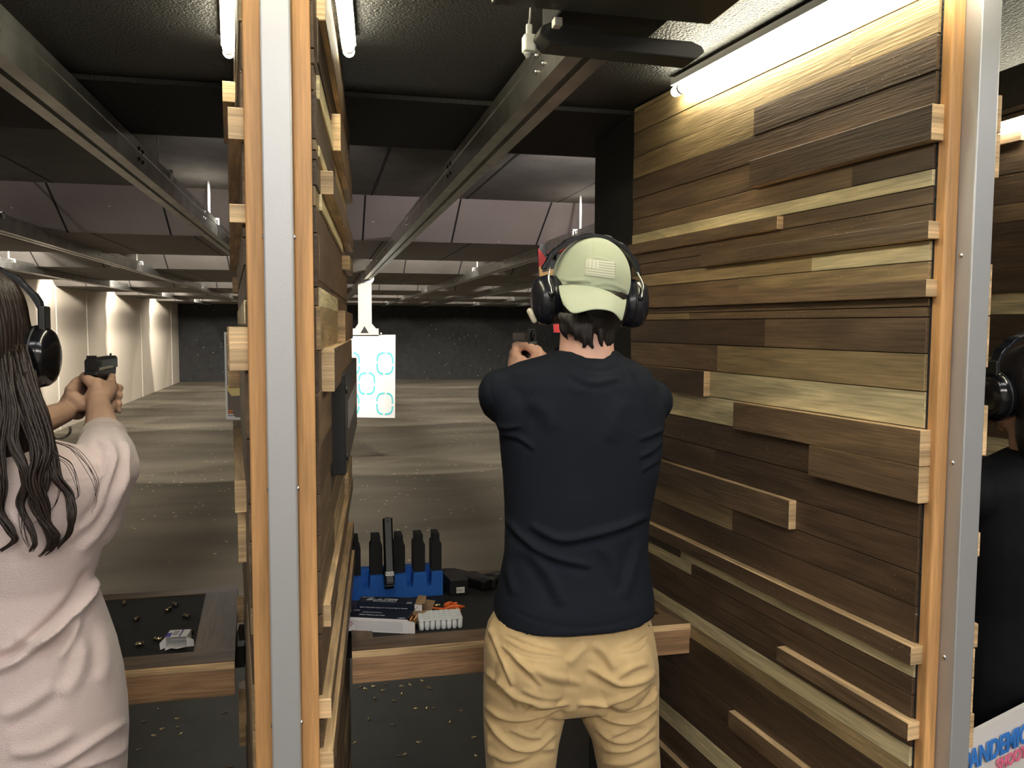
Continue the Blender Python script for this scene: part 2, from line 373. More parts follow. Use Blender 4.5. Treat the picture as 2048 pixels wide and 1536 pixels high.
def partition(ax, faces, label, extra_len):
    p = thing('lane_partition', label, 'partition', (ax, YN, 0), 'plank-clad partitions between the shooting lanes')
    core = MB(); L, R = faces
    xl0, xr0, xl1, xr1 = L.x(YN+.012), R.x(YN+.012), L.x(YFAR), R.x(YFAR)
    core.box8([(xl0,YN+.012,0),(xl0,YN+.012,ZT),(xl1,YFAR,0),(xl1,YFAR,ZT),(xr0,YN+.012,0),(xr0,YN+.012,ZT),(xr1,YFAR,0),(xr1,YFAR,ZT)])
    core.build('core_panel', M_FOAM2, p)
    fx = MB()                                            # black acoustic wing on the range side
    fx.box8([(xl1+.002,YFAR,0),(xl1+.002,YFAR,ZT),(xl1+.02,YFAR+.42,0),(xl1+.02,YFAR+.42,ZT),(xr1-.002,YFAR,0),(xr1-.002,YFAR,ZT),(xr1+.0,YFAR+.42,0),(xr1+.0,YFAR+.42,ZT)])
    fx.build('acoustic_wing', M_FOAM2, p)
    for sd in (-1, 1):
        mb = MB(); mb.box((ax+sd*.0322, YN+.004, ZT/2), (.0255, .028, ZT), col=(.60,.32,.125), grain=2)
        mb.build('edge_strip', W_TRIM, p, bevel=.004, seg=3)
    mb = MB()
    mb.extrude([(ax-.0195,YN+.004,0),(ax-.0195,YN-.043,0),(ax+.0195,YN-.043,0),(ax+.0195,YN+.004,0)], (0,0,ZT))
    ch = mb.build('steel_channel', M_STEEL, p, bevel=.0025)
    for z in (.75, 1.03, 1.37, 1.72):
        for sd in (-1, 1):
            mb = MB(); mb.lathe((ax+sd*.019, YN-.020, z), (sd,0,0), [(0,.0045),(.0015,.0045),(.003,.0032),(.0036,.001)], 12)
            mb.build('screw', M_SCREW, ch)
    return p
P_R = partition(1.0625, (FR, Face(1.0625,.0445,.15,1)), 'plank-clad partition on the right with ledges and a steel end post', 0)
pc = MB()
for s0, s1, segs in rowsR:
    z1, z0 = zs(s0), zs(s1); z1 = min(z1, ZT-.001)
    if z0 >= ZT-.003: continue
    for a, b, col, t in segs:
        ya = YFAR-.002 if a == B else ypx(a); yb = YN+.016 if b == E else ypx(b)
        if t > .008 and b == E: yb = YN+.002
        if z1 > z0: FR.plank(pc, yb, ya, z0+.0008, z1-.0008, t, col)
zlast = zs(1.3)
for i in range(6):
    h = zlast/6; FR.plank(pc, YN+.016, YFAR-.002, h*i+.001, h*(i+1)-.001, .006, (D,M,T,D,M,D)[i])
pc.build('plank_cladding', W_PLANK, P_R, bevel=.0008, seg=1)
def autoface(fc, seed, big=()):
    rnd = random.Random(seed); mb = MB(); z = 0.
    while z < ZT-.02:
        h = min(rnd.choice((.045,.055,.065,.075,.09)), ZT-z)
        cut = rnd.uniform(YN+.2, YFAR-.2)
        for a, b in ((YN+.016,cut),(cut,YFAR-.002)):
            t = rnd.choice((.005,.005,.006,.006,.020,.024)); c = rnd.choice((C,T,M,M,D,D,D))
            fc.plank(mb, a-(.012 if t > .01 and a < YN+.1 else 0), b, z+.001, z+h-.001, t, c)
        z += h
    return mb
autoface(Face(1.0625,.0445,.15,1), 3).build('plank_cladding', W_PLANK, P_R, bevel=.0008, seg=1)
# centre partition
AXC = -.0565
GR = Face(AXC, .0445, .118, 1); GL = Face(AXC, .0445, .160, -1)
P_C = partition(AXC, (GL, GR), 'plank-clad partition in the middle of the picture with a steel end post', 0)
def manual(fc, items, base, seed):
    """items: (px near-end, py top, px .., py bottom, y_end or None, tone, thick)"""
    mb = MB(); rnd = random.Random(seed)
    spans = []
    for (px, pt, pb, far, col, t) in items:
        P0 = fc.hit(px, pt); P1 = fc.hit(px, pb); y0 = P0.y
        y1 = YFAR-.002 if far is None else fc.hit(far, 700).y
        if y0 < YN+.03: y0 = YN+.002 if t > .01 else YN+.016
        z1, z0 = P0.z, P1.z
        fc.plank(mb, y0, y1, z0, z1, t, col); spans.append((z0, z1, y0, y1))
    zb = sorted(set([0, ZT]+[round(a,3) for s in spans for a in s[:2] if 0 < a < ZT]))
    z = [0.]
    for a in zb[1:]:
        while a-z[-1] > .1: z.append(z[-1]+rnd.uniform(.05,.085))
        if a-z[-1] > .012: z.append(a)
    z[-1] = ZT
    for a, b in zip(z, z[1:]):
        cut = rnd.uniform(YN+.25, YFAR-.25)
        for u, v in ((YN+.016,cut),(cut,YFAR-.002)): fc.plank(mb, u, v, a+.0008, b-.0008, rnd.choice((.003,.004,.005)), rnd.choice((T,M,M,D,D,M)))
    return mb
itemsR = [(628,-160,-60,None,T,.006),(628,-60,34,None,M,.016),(628,34,120,None,D,.006),(628,150,196,None,C,.008),
 (657,227,298,None,M,.022),(629,290,312,None,C,.007),(634,341,387,None,M,.024),(634,388,420,682,C,.007),
 (681,511,539,None,T,.022),(630,470,560,None,M,.006),(630,575,613,669,C,.008),(630,613,700,668,T,.008),(671,621,684,None,M,.020),
 (636,697,785,684,M,.024),(630,786,900,None,M,.006),(630,900,1000,None,D,.006),
 (640,1210,1258,None,M,.016),(640,1385,1427,None,M,.018),(672,1336,1375,None,T,.014),(640,1500,1560,None,M,.02),(685,945,1000,None,T,.014)]
manual(GR, itemsR, None, 11).build('plank_cladding', W_PLANK, P_C, bevel=.0008, seg=1)
itemsL = [(492,155,245,None,M,.022),(474,164,230,None,M,.03),(495,384,430,None,M,.022),(478,554,587,None,T,.016),(500,655,746,None,T,.026),
 (480,653,762,None,M,.032),(495,600,648,None,C,.005),(497,960,1012,None,T,.022),(497,1013,1098,None,T,.018),(490,1194,1225,None,M,.022),(494,1380,1440,None,T,.022)]
manual(GL, itemsL, None, 12).build('plank_cladding', W_PLANK, P_C, bevel=.0008, seg=1)
# next partition to the right, seen past the steel post
SP = 1.119
P_N = partition(1.0625+SP, (Face(1.0625+SP,.0445,.1615,-1), Face(1.0625+SP,.0445,.15,1)), 'dark plank partition of the next lane seen past the right steel post', 0)
autoface(Face(1.0625+SP,.0445,.1615,-1), 21).build('plank_cladding', W_PLANK, P_N)
autoface(Face(1.0625+SP,.0445,.15,1), 22).build('plank_cladding', W_PLANK, P_N)
# partition of the farther left lane (out of frame, closes the neighbour's booth)
# ------------------------------------------------------------------ booth lamps
M_LED = mat('lit_tube', (1,1,1), .4, emit=((1.,.94,.70), 46))
M_HOUS = mat('lamp_housing', (.6,.6,.58), .5)
def lamp(fc, label, yend, off=.03, z=2.205, y0=1.0):
    n = fc.nrm(); a = Vector((fc.x(yend), yend, z))+n*off; b = Vector((fc.x(y0), y0, z))+n*off
    t = thing('tube_lamp', label, 'lamp', a, 'tube lamps along the booth ceiling corners')
    mb = MB(); mb.tube([a, b], .013, 14, round_ends=True); mb.build('tube', M_LED, t)
    up = Vector((0,0,.021)); d = (b-a).normalized(); s_ = d.cross(Vector((0,0,1)))*.016
    mb = MB(); mb.box8([a-s_+up*.62, a-s_+up*1.4, b-s_+up*.62, b-s_+up*1.4, a+s_+up*.62, a+s_+up*1.4, b+s_+up*.62, b+s_+up*1.4]); mb.build('housing', M_HOUS, t)
    for q in (a+d*.03, b-d*.05):
        mb = MB(); mb.lathe(q, d, [(-.004,.0145),(.004,.0145)], 16); mb.build('clip', M_HOUS, t)
    return t
lamp(FR, 'lit tube lamp on the ceiling corner above the right plank wall', 2.02, .035)
lamp(GR, 'lit tube lamp on the right face of the middle partition', 1.90, .03)
lamp(GL, 'lit tube lamp on the left face of the middle partition', 1.97, .015)
lamp(Face(1.0625+SP,.0445,.1615,-1), 'lit tube lamp seen past the right steel post', 2.2, .035)
# ------------------------------------------------------------------ rails
M_GALV = mat('galvanised_steel', (.42,.42,.40), .33, metal=.9, var=.25, vscale=9, bump=.0003, bscale=30)
M_WHITE = mat('white_paint_metal', (.75,.75,.70), .4)
M_BLK = mat('black_plastic', (.012,.012,.013), .35)
M_MATTE = mat('matt_black_metal', (.018,.018,.018), .5)
ZR = 2.12
RAILS = [(-.64,'galvanised target rail running over the left shooter, nearest of the left rails'),(-1.78,'second galvanised rail from the middle partition on the left'),(-2.92,'galvanised rail closest to the pale left wall'),
         (.507,'wide galvanised target rail over the man, running to the round-ring target'),(1.64,'galvanised rail just right of the man\'s head, seen beyond the partition'),(2.78,'thin far rail below the one behind the cap'),(3.92,'third distant rail over the black backstop'),(5.06,'lowest distant rail over the black backstop')]
HANG = [(3.6,0),(5.15,0),(8.8,0),(11.3,1),(14.35,1),(17.6,0),(21.2,0)]
for x0, lab in RAILS:
    y0 = 1.5 if abs(x0-.507) < .01 else (1.3 if x0 < 0 else 1.5)
    t = thing('target_rail', lab, 'rail', (x0, y0, ZR), 'target rails under the range ceiling')
    w, h = .043, .095
    prof = [(-w,0),(-w,h*.62),(-w+.003,h*.64),(-w+.003,h*.68),(-w,h*.7),(-w,h),(w,h),(w,h*.7),(w-.003,h*.68),(w-.003,h*.64),(w,h*.62),(w,0),(.008,0),(.008,.014),(-.008,.014),(-.008,0)]
    mb = MB(); mb.extrude([(x0+a, y0, ZR+b) for a,b in prof], (0, 23.2-y0, 0)); mb.build('channel', M_GALV, t)
    for y in (1.75, 3.05, 4.6, 7.2, 10., 13., 16.):
        if y < y0: continue
        for dy, dz in ((-.03,.035),(.03,.035),(-.03,.07),(.03,.07)):
            if y > 8 and dz > .05: continue
            mb = MB(); sd = -1 if x0 > 0 else 1
            mb.lathe((x0+sd*w, y+dy, ZR+dz), (sd,0,0), [(0,.007),(.003,.007),(.006,.004)], 8)
            mb.build('bolt', M_SCREW if y != 3.05 else M_MATTE, t)
    for y, blk in HANG:
        if y < (6 if x0 < 1 else 4) and x0 > 0: continue
        ztop = 2.44
        for ya, yb, z in ((5.4,7.5,2.19),(8.95,12.1,2.19),(13.2,15.8,2.17),(16.9,19.7,2.17),(20.9,23.9,2.17)):
            if ya < y < yb: ztop = 2.195
        if ztop < ZR+h+.02 and not blk: ztop = 2.24
        mb = MB(); hb = thing
        z0 = ZR+h
        mb.box((x0, y, z0+.004), (.11,.03,.008)); mb.box((x0-.052,y,z0-.012),(.006,.03,.035)); mb.box((x0+.052,y,z0-.012),(.006,.03,.035))
        g = mb.build('hanger_clamp', M_WHITE, t)
        mb = MB(); mb.tube([(x0,y,z0+.004),(x0,y,max(ztop,z0+.03))], .007, 8); mb.build('rod', M_WHITE, g)
        if blk:
            mb = MB(); mb.lathe((x0,y,z0+.012),(0,0,1),[(0,.018),(.001,.026),(.05,.026),(.051,.02)],12); mb.build('isolator', M_BLK, g)
# ------------------------------------------------------------------ pistols
M_GUN = mat('gun_polymer', (.014,.014,.015), .42)
M_SLIDE = mat('gun_slide', (.008,.008,.009), .42)
M_LABEL = mat('label_white', (.8,.8,.76), .5)
M_INK = mat('ink_black', (.01,.01,.01), .6)
def pistol(label, M, slide_mat=None, two_tone=None, group=None, hammer=False):
    """local frame: barrel +Y, up Z, origin at the top of the grip; M: 4x4 placement"""
    t = thing('pistol', label, 'pistol', M.translation, group)
    def X(mb, name, m, par=t, bev=.001):
        mb.v = [tuple(M @ Vector(p)) for p in mb.v]; return mb.build(name, m, par, bevel=bev)
    mb = MB(); mb.extrude([(-.0135,-.048,.008),(-.0135,-.048,.030),(-.0095,-.048,.036),(.0095,-.048,.036),(.0135,-.048,.030),(.0135,-.048,.008)], (0,.185,0))
    sl = X(mb, 'slide', slide_mat or M_SLIDE)
    mb = MB()
    for k in range(7):
        for sd in (-1,1): mb.box((sd*.0137,-.042+k*.0045,.020),(.001,.002,.018))
    X(mb, 'serrations', M_GUN, sl, 0)
    mb = MB(); mb.box((0,-.040,.039),(.020,.008,.006)); X(mb, 'rear_sight', M_GUN, sl)
    mb = MB(); mb.box((0,.128,.039),(.004,.006,.006)); X(mb, 'front_sight', M_GUN, sl)
    mb = MB(); mb.lathe((0,.137,.020),(0,1,0),[(0,.0075),(.003,.0075),(.003,.005),(-.004,.0045)],14); X(mb, 'barrel', M_SLIDE, bev=0)
    mb = MB(); mb.extrude([(-.0125,-.052,.008),(-.0125,.125,.008),(-.0125,.120,-.008),(-.0125,.045,-.010),(-.0125,.030,-.014),(-.0125,-.030,-.010),(-.0125,-.058,0)], (.025,0,0)); X(mb, 'frame', M_GUN)
    mb = MB(); mb.tube(catmull([(0,.030,-.014),(0,.040,-.038),(0,.062,-.042),(0,.078,-.030),(0,.080,-.010)],4), .004, 8); X(mb, 'trigger_guard', M_GUN, bev=0)
    mb = MB(); mb.tube([(0,.050,-.010),(0,.054,-.022),(0,.050,-.034)], .0028, 6); X(mb, 'trigger', M_GUN, bev=0)
    mb = MB()
    R = []
    for s_ in (0,.25,.5,.75,1.):
        c = Vector((0, -.008-.026*s_, -.012-.095*s_)); hw = .0135+.001*math.sin(3*s_); hd = .026-.002*math.sin(3*s_)
        R.append([c+Vector((hw*math.copysign(abs(math.cos(a))**.7, math.cos(a)), hd*math.copysign(abs(math.sin(a))**.7, math.sin(a)), 0)) for a in [2*math.pi*k/18 for k in range(18)]])
    mb.rings(R); X(mb, 'grip', M_GUN, bev=0)
    mb = MB(); mb.box((0,-.036,-.113),(.030,.056,.010)); X(mb, 'magazine_base', M_GUN)
    if two_tone:
        mb = MB()
        for sd in (-1,1): mb.box((sd*.0138,.025,.012),(.0012,.12,.006))
        X(mb, 'steel_stripe', two_tone, sl, 0)
    if hammer:
        mb = MB(); mb.tube([(0,-.050,.012),(0,-.058,.028),(0,-.052,.038)], .004, 8); X(mb, 'hammer', M_SLIDE, bev=0)
    return t
# ------------------------------------------------------------------ people
def skinmat(name, col):
    return mat(name, col, .5, bump=.0004, bscale=220, var=.10, vscale=14, spec=.35)
M_SKIN = skinmat('skin_light', (.70,.42,.33)); M_SKINW = skinmat('skin_warm', (.64,.41,.30)); M_SKIND = skinmat('skin_tan', (.42,.25,.17))
M_EYE = mat('eye_white', (.8,.8,.78), .2)
def ringpx(pl, pr, py, y, b, ex=2., n=40, k=1., dy=0., dz=0., tilt=0.):
    L, R = hitY(pl, py, y), hitY(pr, py, y); c = (L+R)/2; w = (R.x-L.x)/2
    phi = math.atan2(c.x, c.y); wa = w*math.cos(phi); a = math.sqrt(max(wa*wa-(b*math.sin(phi))**2, .25*wa*wa))/math.cos(phi)
    a *= k; b *= k; out = []
    for i in range(n):
        t = 2*math.pi*i/n; ct, st = math.cos(t), math.sin(t)
        out.append(Vector((c.x+a*math.copysign(abs(ct)**(2/ex), ct), c.y+dy+b*math.copysign(abs(st)**(2/ex), st), c.z+dz+tilt*st)))
    return out
def blob(mb, pts, rad, flat=1., n=14): mb.tube(catmull(pts, 4) if len(pts) > 2 else pts, np.interp(np.linspace(0,1,(len(pts)-1)*4+1), np.linspace(0,1,len(pts)), rad) if len(pts) > 2 else rad, n, flat=flat, round_ends=True)
def head_prims(mb, c, s=1., fwd=(0,1,0), up=(0,0,1)):
    f = Vector(fwd).normalized(); u = (Vector(up)-f*Vector(up).dot(f)).normalized(); r = f.cross(u)
    R = Matrix((r,f,u)).transposed()
    W = lambda x,y,z: Vector(c)+R @ Vector((x*s,y*s,z*s))
    mb.ell(W(0,-.008,.02), (.074*s,.093*s,.088*s), R, 24, 16)
    mb.ell(W(0,.028,-.040), (.056*s,.060*s,.062*s), R, 20, 12)
    mb.ell(W(0,.066,-.086), (.024*s,.020*s,.018*s), R, 12, 8)
    mb.ell(W(0,.072,.022), (.052*s,.018*s,.012*s), R, 16, 8)
    blob(mb, [W(0,.082,.012), W(0,.098,-.018), W(0,.090,-.030)], [.009*s,.012*s,.010*s])
    for sd in (-1,1):
        mb.ell(W(sd*.011,.090,-.030), (.008*s,.009*s,.007*s), R, 10, 6)
        mb.ell(W(sd*.040,.058,-.020), (.020*s,.020*s,.018*s), R, 12, 8)
        mb.ell(W(sd*.076,-.006,-.008), (.009*s,.020*s,.031*s), R, 12, 10)
        mb.ell(W(sd*.080,-.014,.006), (.006*s,.012*s,.016*s), R, 10, 8)
    mb.tube([W(-.022,.078,-.054), W(0,.086,-.052), W(.022,.078,-.054)], [.004*s,.0065*s,.004*s], 8, round_ends=True)
    mb.tube([W(-.020,.077,-.063), W(0,.085,-.064), W(.020,.077,-.063)], [.004*s,.007*s,.004*s], 8, round_ends=True)
    return W
def eyes(W, s, par):
    for sd in (-1,1):
        mb = MB(); mb.ell(W(sd*.031,.074,-.002), (.0115*s,.0115*s,.0115*s), None, 14, 10); e = mb.build('eye', M_EYE, par)
        mb = MB(); mb.ell(W(sd*.031,.0835,-.002), (.0045*s,.003*s,.0045*s), None, 10, 6); mb.build('iris', M_INK, e)
def hands(mb, M, k=1., sh=1):
    """both hands around a grip; M maps the pistol frame to the world. right hand: palm on +x"""
    def G(*p): return M @ Vector((p[0]*sh, p[1], p[2]))
    # right hand
    blob(mb, [G(.022,-.085,-.062), G(.027,-.050,-.045), G(.030,-.012,-.036)], [.024*k,.026*k,.020*k], .8)
    blob(mb, [G(.012,-.055,-.020), G(.018,-.030,-.030), G(.030,.006,-.030)], [.017*k,.020*k,.014*k])
    blob(mb, [G(.018,-.060,-.075), G(.026,-.030,-.080), G(.030,0,-.075)], [.018*k,.019*k,.013*k])
    for i, (z, l, r) in enumerate(((-.032,.060,.0098),(-.051,.058,.0096),(-.069,.052,.0088))):
        yo = -.016*i*.45
        blob(mb, [G(.032,-.002+yo,z), G(.028,.032+yo,z-.001), G(.008,.044+yo,z-.002), G(-.014,.034+yo,z-.001), G(-.021,.016+yo,z)], [r*1.1*k,r*1.05*k,r*k,r*.95*k,r*.85*k])
    blob(mb, [G(.030,.000,-.016), G(.024,.030,-.010), G(.017,.058,-.012), G(.005,.066,-.022)], [.0105*k,.0098*k,.009*k,.0078*k])
    blob(mb, [G(.012,-.058,-.030), G(-.006,-.052,-.010), G(-.022,-.018,-.006), G(-.024,.022,-.004), G(-.021,.042,-.003)], [.015*k,.0135*k,.0115*k,.0105*k,.0085*k])
    blob(mb, [G(.016,-.070,-.030), G(.006,-.064,-.052), G(.010,-.060,-.078)], [.016*k,.021*k,.018*k]); blob(mb, [G(-.036,-.060,-.050), G(-.016,-.066,-.066)], [.020*k,.018*k])
    # left hand
    blob(mb, [G(-.050,-.075,-.080), G(-.046,-.040,-.060), G(-.040,.000,-.046)], [.023*k,.026*k,.020*k], .85)
    blob(mb, [G(-.044,-.040,-.035), G(-.040,-.010,-.028), G(-.037,.018,-.026)], [.016*k,.017*k,.013*k])
    blob(mb, [G(-.040,-.048,-.085), G(-.036,-.020,-.088), G(-.038,.008,-.080)], [.016*k,.017*k,.012*k])
    for i, z in enumerate((-.034,-.052,-.070,-.086)):
        r = (.0098,.0098,.0094,.0084)[i]; yo = -.007*i
        blob(mb, [G(-.038,.016+yo,z), G(-.030,.050+yo,z), G(-.002,.062+yo,z), G(.030,.050+yo,z-.001), G(.043,.026+yo,z-.002)], [r*1.1*k,r*1.05*k,r*k,r*.97*k,r*.85*k])
    blob(mb, [G(-.046,-.042,-.045), G(-.040,-.014,-.020), G(-.031,.024,-.014), G(-.026,.060,-.006)], [.015*k,.013*k,.0112*k,.0088*k])
    return G(.022,-.085,-.062), G(-.050,-.075,-.080)
def earmuffs(label, mid, half, cupz, top, right, up, col, cup_r=(.052,.040), label_txt=None, band_w=.028, thick=.046, tiltL=0., style='wire', grp='ear defenders worn by the people', wire_col=None):
    """mid: centre between the cups"""
    r = Vector(right).normalized(); u = (Vector(up)-r*Vector(up).dot(r)).normalized(); f = u.cross(r)
    t = thing('ear_defenders', label, 'ear defenders', Vector(mid), grp)
    def W(x,y,z): return Vector(mid)+r*x+f*y+u*z
    for sd in (-1, 1):
        ax = (r*sd+f*(-.10)+u*(-.06 if sd < 0 else -.02)).normalized(); c = W(sd*half, 0, 0)
        prof = [(-.022,.80),(-.020,.98),(-.004,1.),(.006,.99),(.014,.95),(.021,.84),(.0255,.62),(.0275,.35),(.028,.05)]
        mb = MB(); mb.lathe(c, ax, [(h*thick/.046, q*cup_r[0]) for h,q in prof], 36, sx=1., sy=cup_r[1]/cup_r[0], up=u)
        cup = mb.build('cup', col, t)
        mb = MB(); mb.lathe(c-ax*.022*thick/.046, ax, [(-.018,.55*cup_r[0]),(-.020,.72*cup_r[0]),(-.016,.90*cup_r[0]),(-.006,.95*cup_r[0]),(0,.88*cup_r[0])], 30, sy=cup_r[1]/cup_r[0], up=u)
        mb.build('cushion', mat('muff_cushion', (.02,.02,.022), .6), cup)
        mb = MB(); mb.lathe(c-ax*.001, ax, [(-.003,1.025*cup_r[0]),(.002,1.025*cup_r[0])], 36, sy=cup_r[1]/cup_r[0], up=u); mb.build('rim', M_BLK, cup)
        e = W(sd*(half+.003), -.004, top*.46)
        if style == 'wire':
            w0 = W(sd*(half+.001), -.012, top*.50); w1 = W(sd*(half+.008), -.034, top*.30); w2 = W(sd*(half+.002), -.045, .012)
            mb = MB(); mb.tube(catmull([w0, w1, (w1+w2)/2+f*(-.002), w2], 5), .0019, 8); mb.build('wire', wire_col or mat('wire_steel', (.7,.7,.72), .2, metal=1.), t)
            mb = MB(); mb.lathe(w2+f*.004, f, [(-.004,.005),(.004,.008),(.008,.008)], 14); mb.build('pivot', M_BLK, t)
    # headband: segmented arc
    R = []; n = 40; a0 = math.radians(16)
    for i in range(n+1):
        a = a0+(math.pi-2*a0)*i/n; x = math.cos(a)*(half+.010)/math.cos(a0)*.99; z = top*.46 + (top*.54)*((math.sin(a)-math.sin(a0))/(1-math.sin(a0)))
        dx, dz = math.cos(a), math.sin(a)*1.; w = band_w*(.62+.38*math.sin(a)); th = .0045+ (.0022 if (i//3)%2 else 0)
        R.append([W(x+dx*th, -w/2, z+dz*th), W(x+dx*th, w/2, z+dz*th), W(x-dx*.003, w/2, z-dz*.003), W(x-dx*.003, -w/2, z-dz*.003)])
    mb = MB(); mb.rings(R, smooth=False); mb.build('headband', mat('headband_black', (.012,.014,.02), .22), t, bevel=.0012)
    if style != 'wire':
        for sd in (-1,1):
            mb = MB(); mb.box(W(sd*(half+.010), 0, top*.40), (.012,.034,.05), Matrix((r,f,u)).transposed()); mb.build('slider', M_BLK, t, bevel=.003)
    return t, W
def armchain(mb, sh, el, wr, r, ):
    blob(mb, [sh, (Vector(sh)+Vector(el))/2, el], [r[0], r[1], r[2]])
    blob(mb, [el, Vector(el)*.68+Vector(wr)*.32, wr], [r[2], r[3], r[4]])
# ---- the man in the centre lane
MY = 1.70
MAN = thing('person', 'man seen from behind in a dark T-shirt, khaki trousers and a pale backwards cap, aiming', 'person', (.545, MY, 0), 'shooters')
GM = Matrix.Translation((.574, 2.285, 1.549))
tors = [(700,1118,1232,.050),(712,1082,1246,.060),(724,1035,1272,.072),(740,1000,1296,.085),(768,990,1312,.098),(805,992,1318,.105),(850,996,1322,.108),(900,1000,1321,.106),(950,1005,1313,.103),
        (1000,1008,1303,.100),(1050,1009,1294,.097),(1100,1008,1292,.099),(1150,998,1297,.106),(1195,987,1303,.116),(1222,986,1304,.120)]
legL = [(1300,968,1150,.10),(1370,966,1138,.10),(1420,966,1130,.092),(1480,968,1116,.086),(1540,972,1108,.082),(1650,980,1100,.072),(1750,985,1098,.062),(1900,990,1092,.056),(2060,1000,1085,.052)]
legR = [(1300,1150,1312,.10),(1370,1150,1315,.10),(1420,1153,1315,.092),(1480,1182,1316,.086),(1540,1194,1320,.082),(1650,1212,1330,.072),(1750,1220,1332,.062),(1900,1232,1336,.056),(2060,1245,1335,.052)]
hips = [(1195,1003,1288,.092),(1240,975,1296,.105),(1280,967,1304,.113),(1330,967,1311,.115),(1375,967,1313,.108),(1400,985,1300,.085)]
shL, shR = hitY(1006,786,MY), hitY(1300,803,MY)
elL, elR = hitY(1008,812,1.975), hitY(1252,815,1.99)
mb = MB(); wR, wL = hands(mb, GM, 1.02)
armchain(mb, shL, elL, wL, (.050,.046,.040,.038,.026)); armchain(mb, shR, elR, wR, (.044,.042,.038,.036,.026))
mb.rings([ringpx(l,r,p,MY,b,2.3,k=.90) for p,l,r,b in tors[1:-3]]+[ringpx(l,r,p,MY,b,2.3,k=.90) for p,l,r,b in hips[1:]])
for lg in (legL, legR): mb.rings([ringpx(l,r,p,MY,b,k=.84) for p,l,r,b in lg])
hc = hitY(1180,592,1.735)
W = head_prims(mb, hc, 1.0, (-.05,1,-.05), (.03,0,1))
blob(mb, [hitY(1173,735,1.695), hitY(1173,690,1.70), hitY(1176,640,1.72)], [.064,.0595,.060])
for (p, l, r, b) in (legL[-1], legR[-1]):
    c = hitY((l+r)/2, p, MY); blob(mb, [c, Vector((c.x, MY+.02, .07)), Vector((c.x, MY+.14, .045))], [.05,.045,.035])
body = fuse(mb, .0042, 3, 'body', M_SKIN, MAN); eyes(W, 1., MAN)
M_SHIRT = mat('navy_cotton', (.0095,.0125,.020), .85, bump=.0006, bscale=700, spec=.2)
def s7(L): return [(940+x*.3972, 680+y*.3972) for x,y in L]
shirtf = folds([(s7([(415,60),(500,115),(600,148),(690,152),(790,105)]),2.2,-.0022,-.6),
    (s7([(60,105),(150,98),(250,108),(330,92),(440,70)]),2.5,.002,.8),(s7([(108,130),(100,220),(120,320)]),2,-.0018,-.5),
    (s7([(800,120),(860,230),(880,330)]),5,.003,.5),(s7([(870,130),(930,160),(970,210)]),4,.004,.6),
    (s7([(180,900),(290,1015),(430,1095),(620,1140)]),7,.009,.7),(s7([(300,930),(450,1003),(600,985),(760,940),(900,880)]),8,.010,.7),
    (s7([(120,470),(230,485),(330,550)]),5,.006,.7),(s7([(850,500),(930,470),(1000,430)]),5,.006,.8),(s7([(850,590),(910,560),(970,505)]),5,.006,.8),(s7([(860,660),(950,600)]),5,.005,.8),
    (s7([(100,400),(170,440),(260,430)]),5,.005,.7),(s7([(290,1040),(400,1190),(470,1340)]),12,.007,.5),(s7([(850,1020),(810,1180),(770,1300)]),10,.006,.6),
    (s7([(200,1000),(190,1150),(230,1290)]),9,.006,.6),(s7([(500,160),(610,215),(760,190)]),6,.004,.5),(s7([(300,300),(380,360),(420,460)]),16,.005,.5),(s7([(760,300),(720,420),(700,520)]),16,.005,.5),
    (s7([(130,1310),(290,1395),(450,1440),(620,1445),(800,1405),(895,1345)]),1.8,-.002,-.4),(s7([(640,1020),(720,1120),(760,1240)]),12,.004,.5),
    (s7([(560,260),(560,500),(560,800)]),22,-.006,0)])
mb = MB(); mb.rings([ringpx(l,r,p,MY,b,2.35,tilt=.014 if p > 1200 else 0) for p,l,r,b in tors])
def sleeve(mb, sh, el, f, r): 
    e = Vector(sh).lerp(Vector(el), f); blob(mb, [sh, Vector(sh).lerp(e,.5), e], r)
sleeve(mb, shL, elL, .88, [.054,.056,.050]); sleeve(mb, shR, elR, .95, [.052,.057,.053])
mb.ell(shL+Vector((.028,-.016,-.035)), (.05,.06,.075)); mb.ell(shR+Vector((-.028,-.016,-.035)), (.052,.06,.085))
shirt = fuse(mb, .005, 5, 'tshirt', M_SHIRT, MAN, shirtf)
mb = MB(); R = []
for k in range(48):
    a = 2*math.pi*k/48; ca, sa = math.cos(a), math.sin(a); c = hitY(1173,711,1.70)
    p = Vector((c.x+ca*.0735, c.y+sa*.064, c.z-.004+.010*sa+.004*ca*-1)); o = Vector((ca,sa,0)); hh = .011
    R.append([p+o*-.002+Vector((0,0,hh)), p+o*.004+Vector((0,0,hh*.8)), p+o*.009+Vector((0,0,-hh)), p+o*-.004+Vector((0,0,-hh))])
R.append(R[0]); mb.rings(R, cap=(False,False)); mb.build('collar', M_SHIRT, shirt)
M_KHAKI = mat('khaki_twill', (.56,.40,.20), .85, bump=.0005, bscale=500, sheen=.1, spec=.25, var=.05, vscale=30)
def s4(L): return [(900+x*.2643, 1130+y*.2643) for x,y in L]
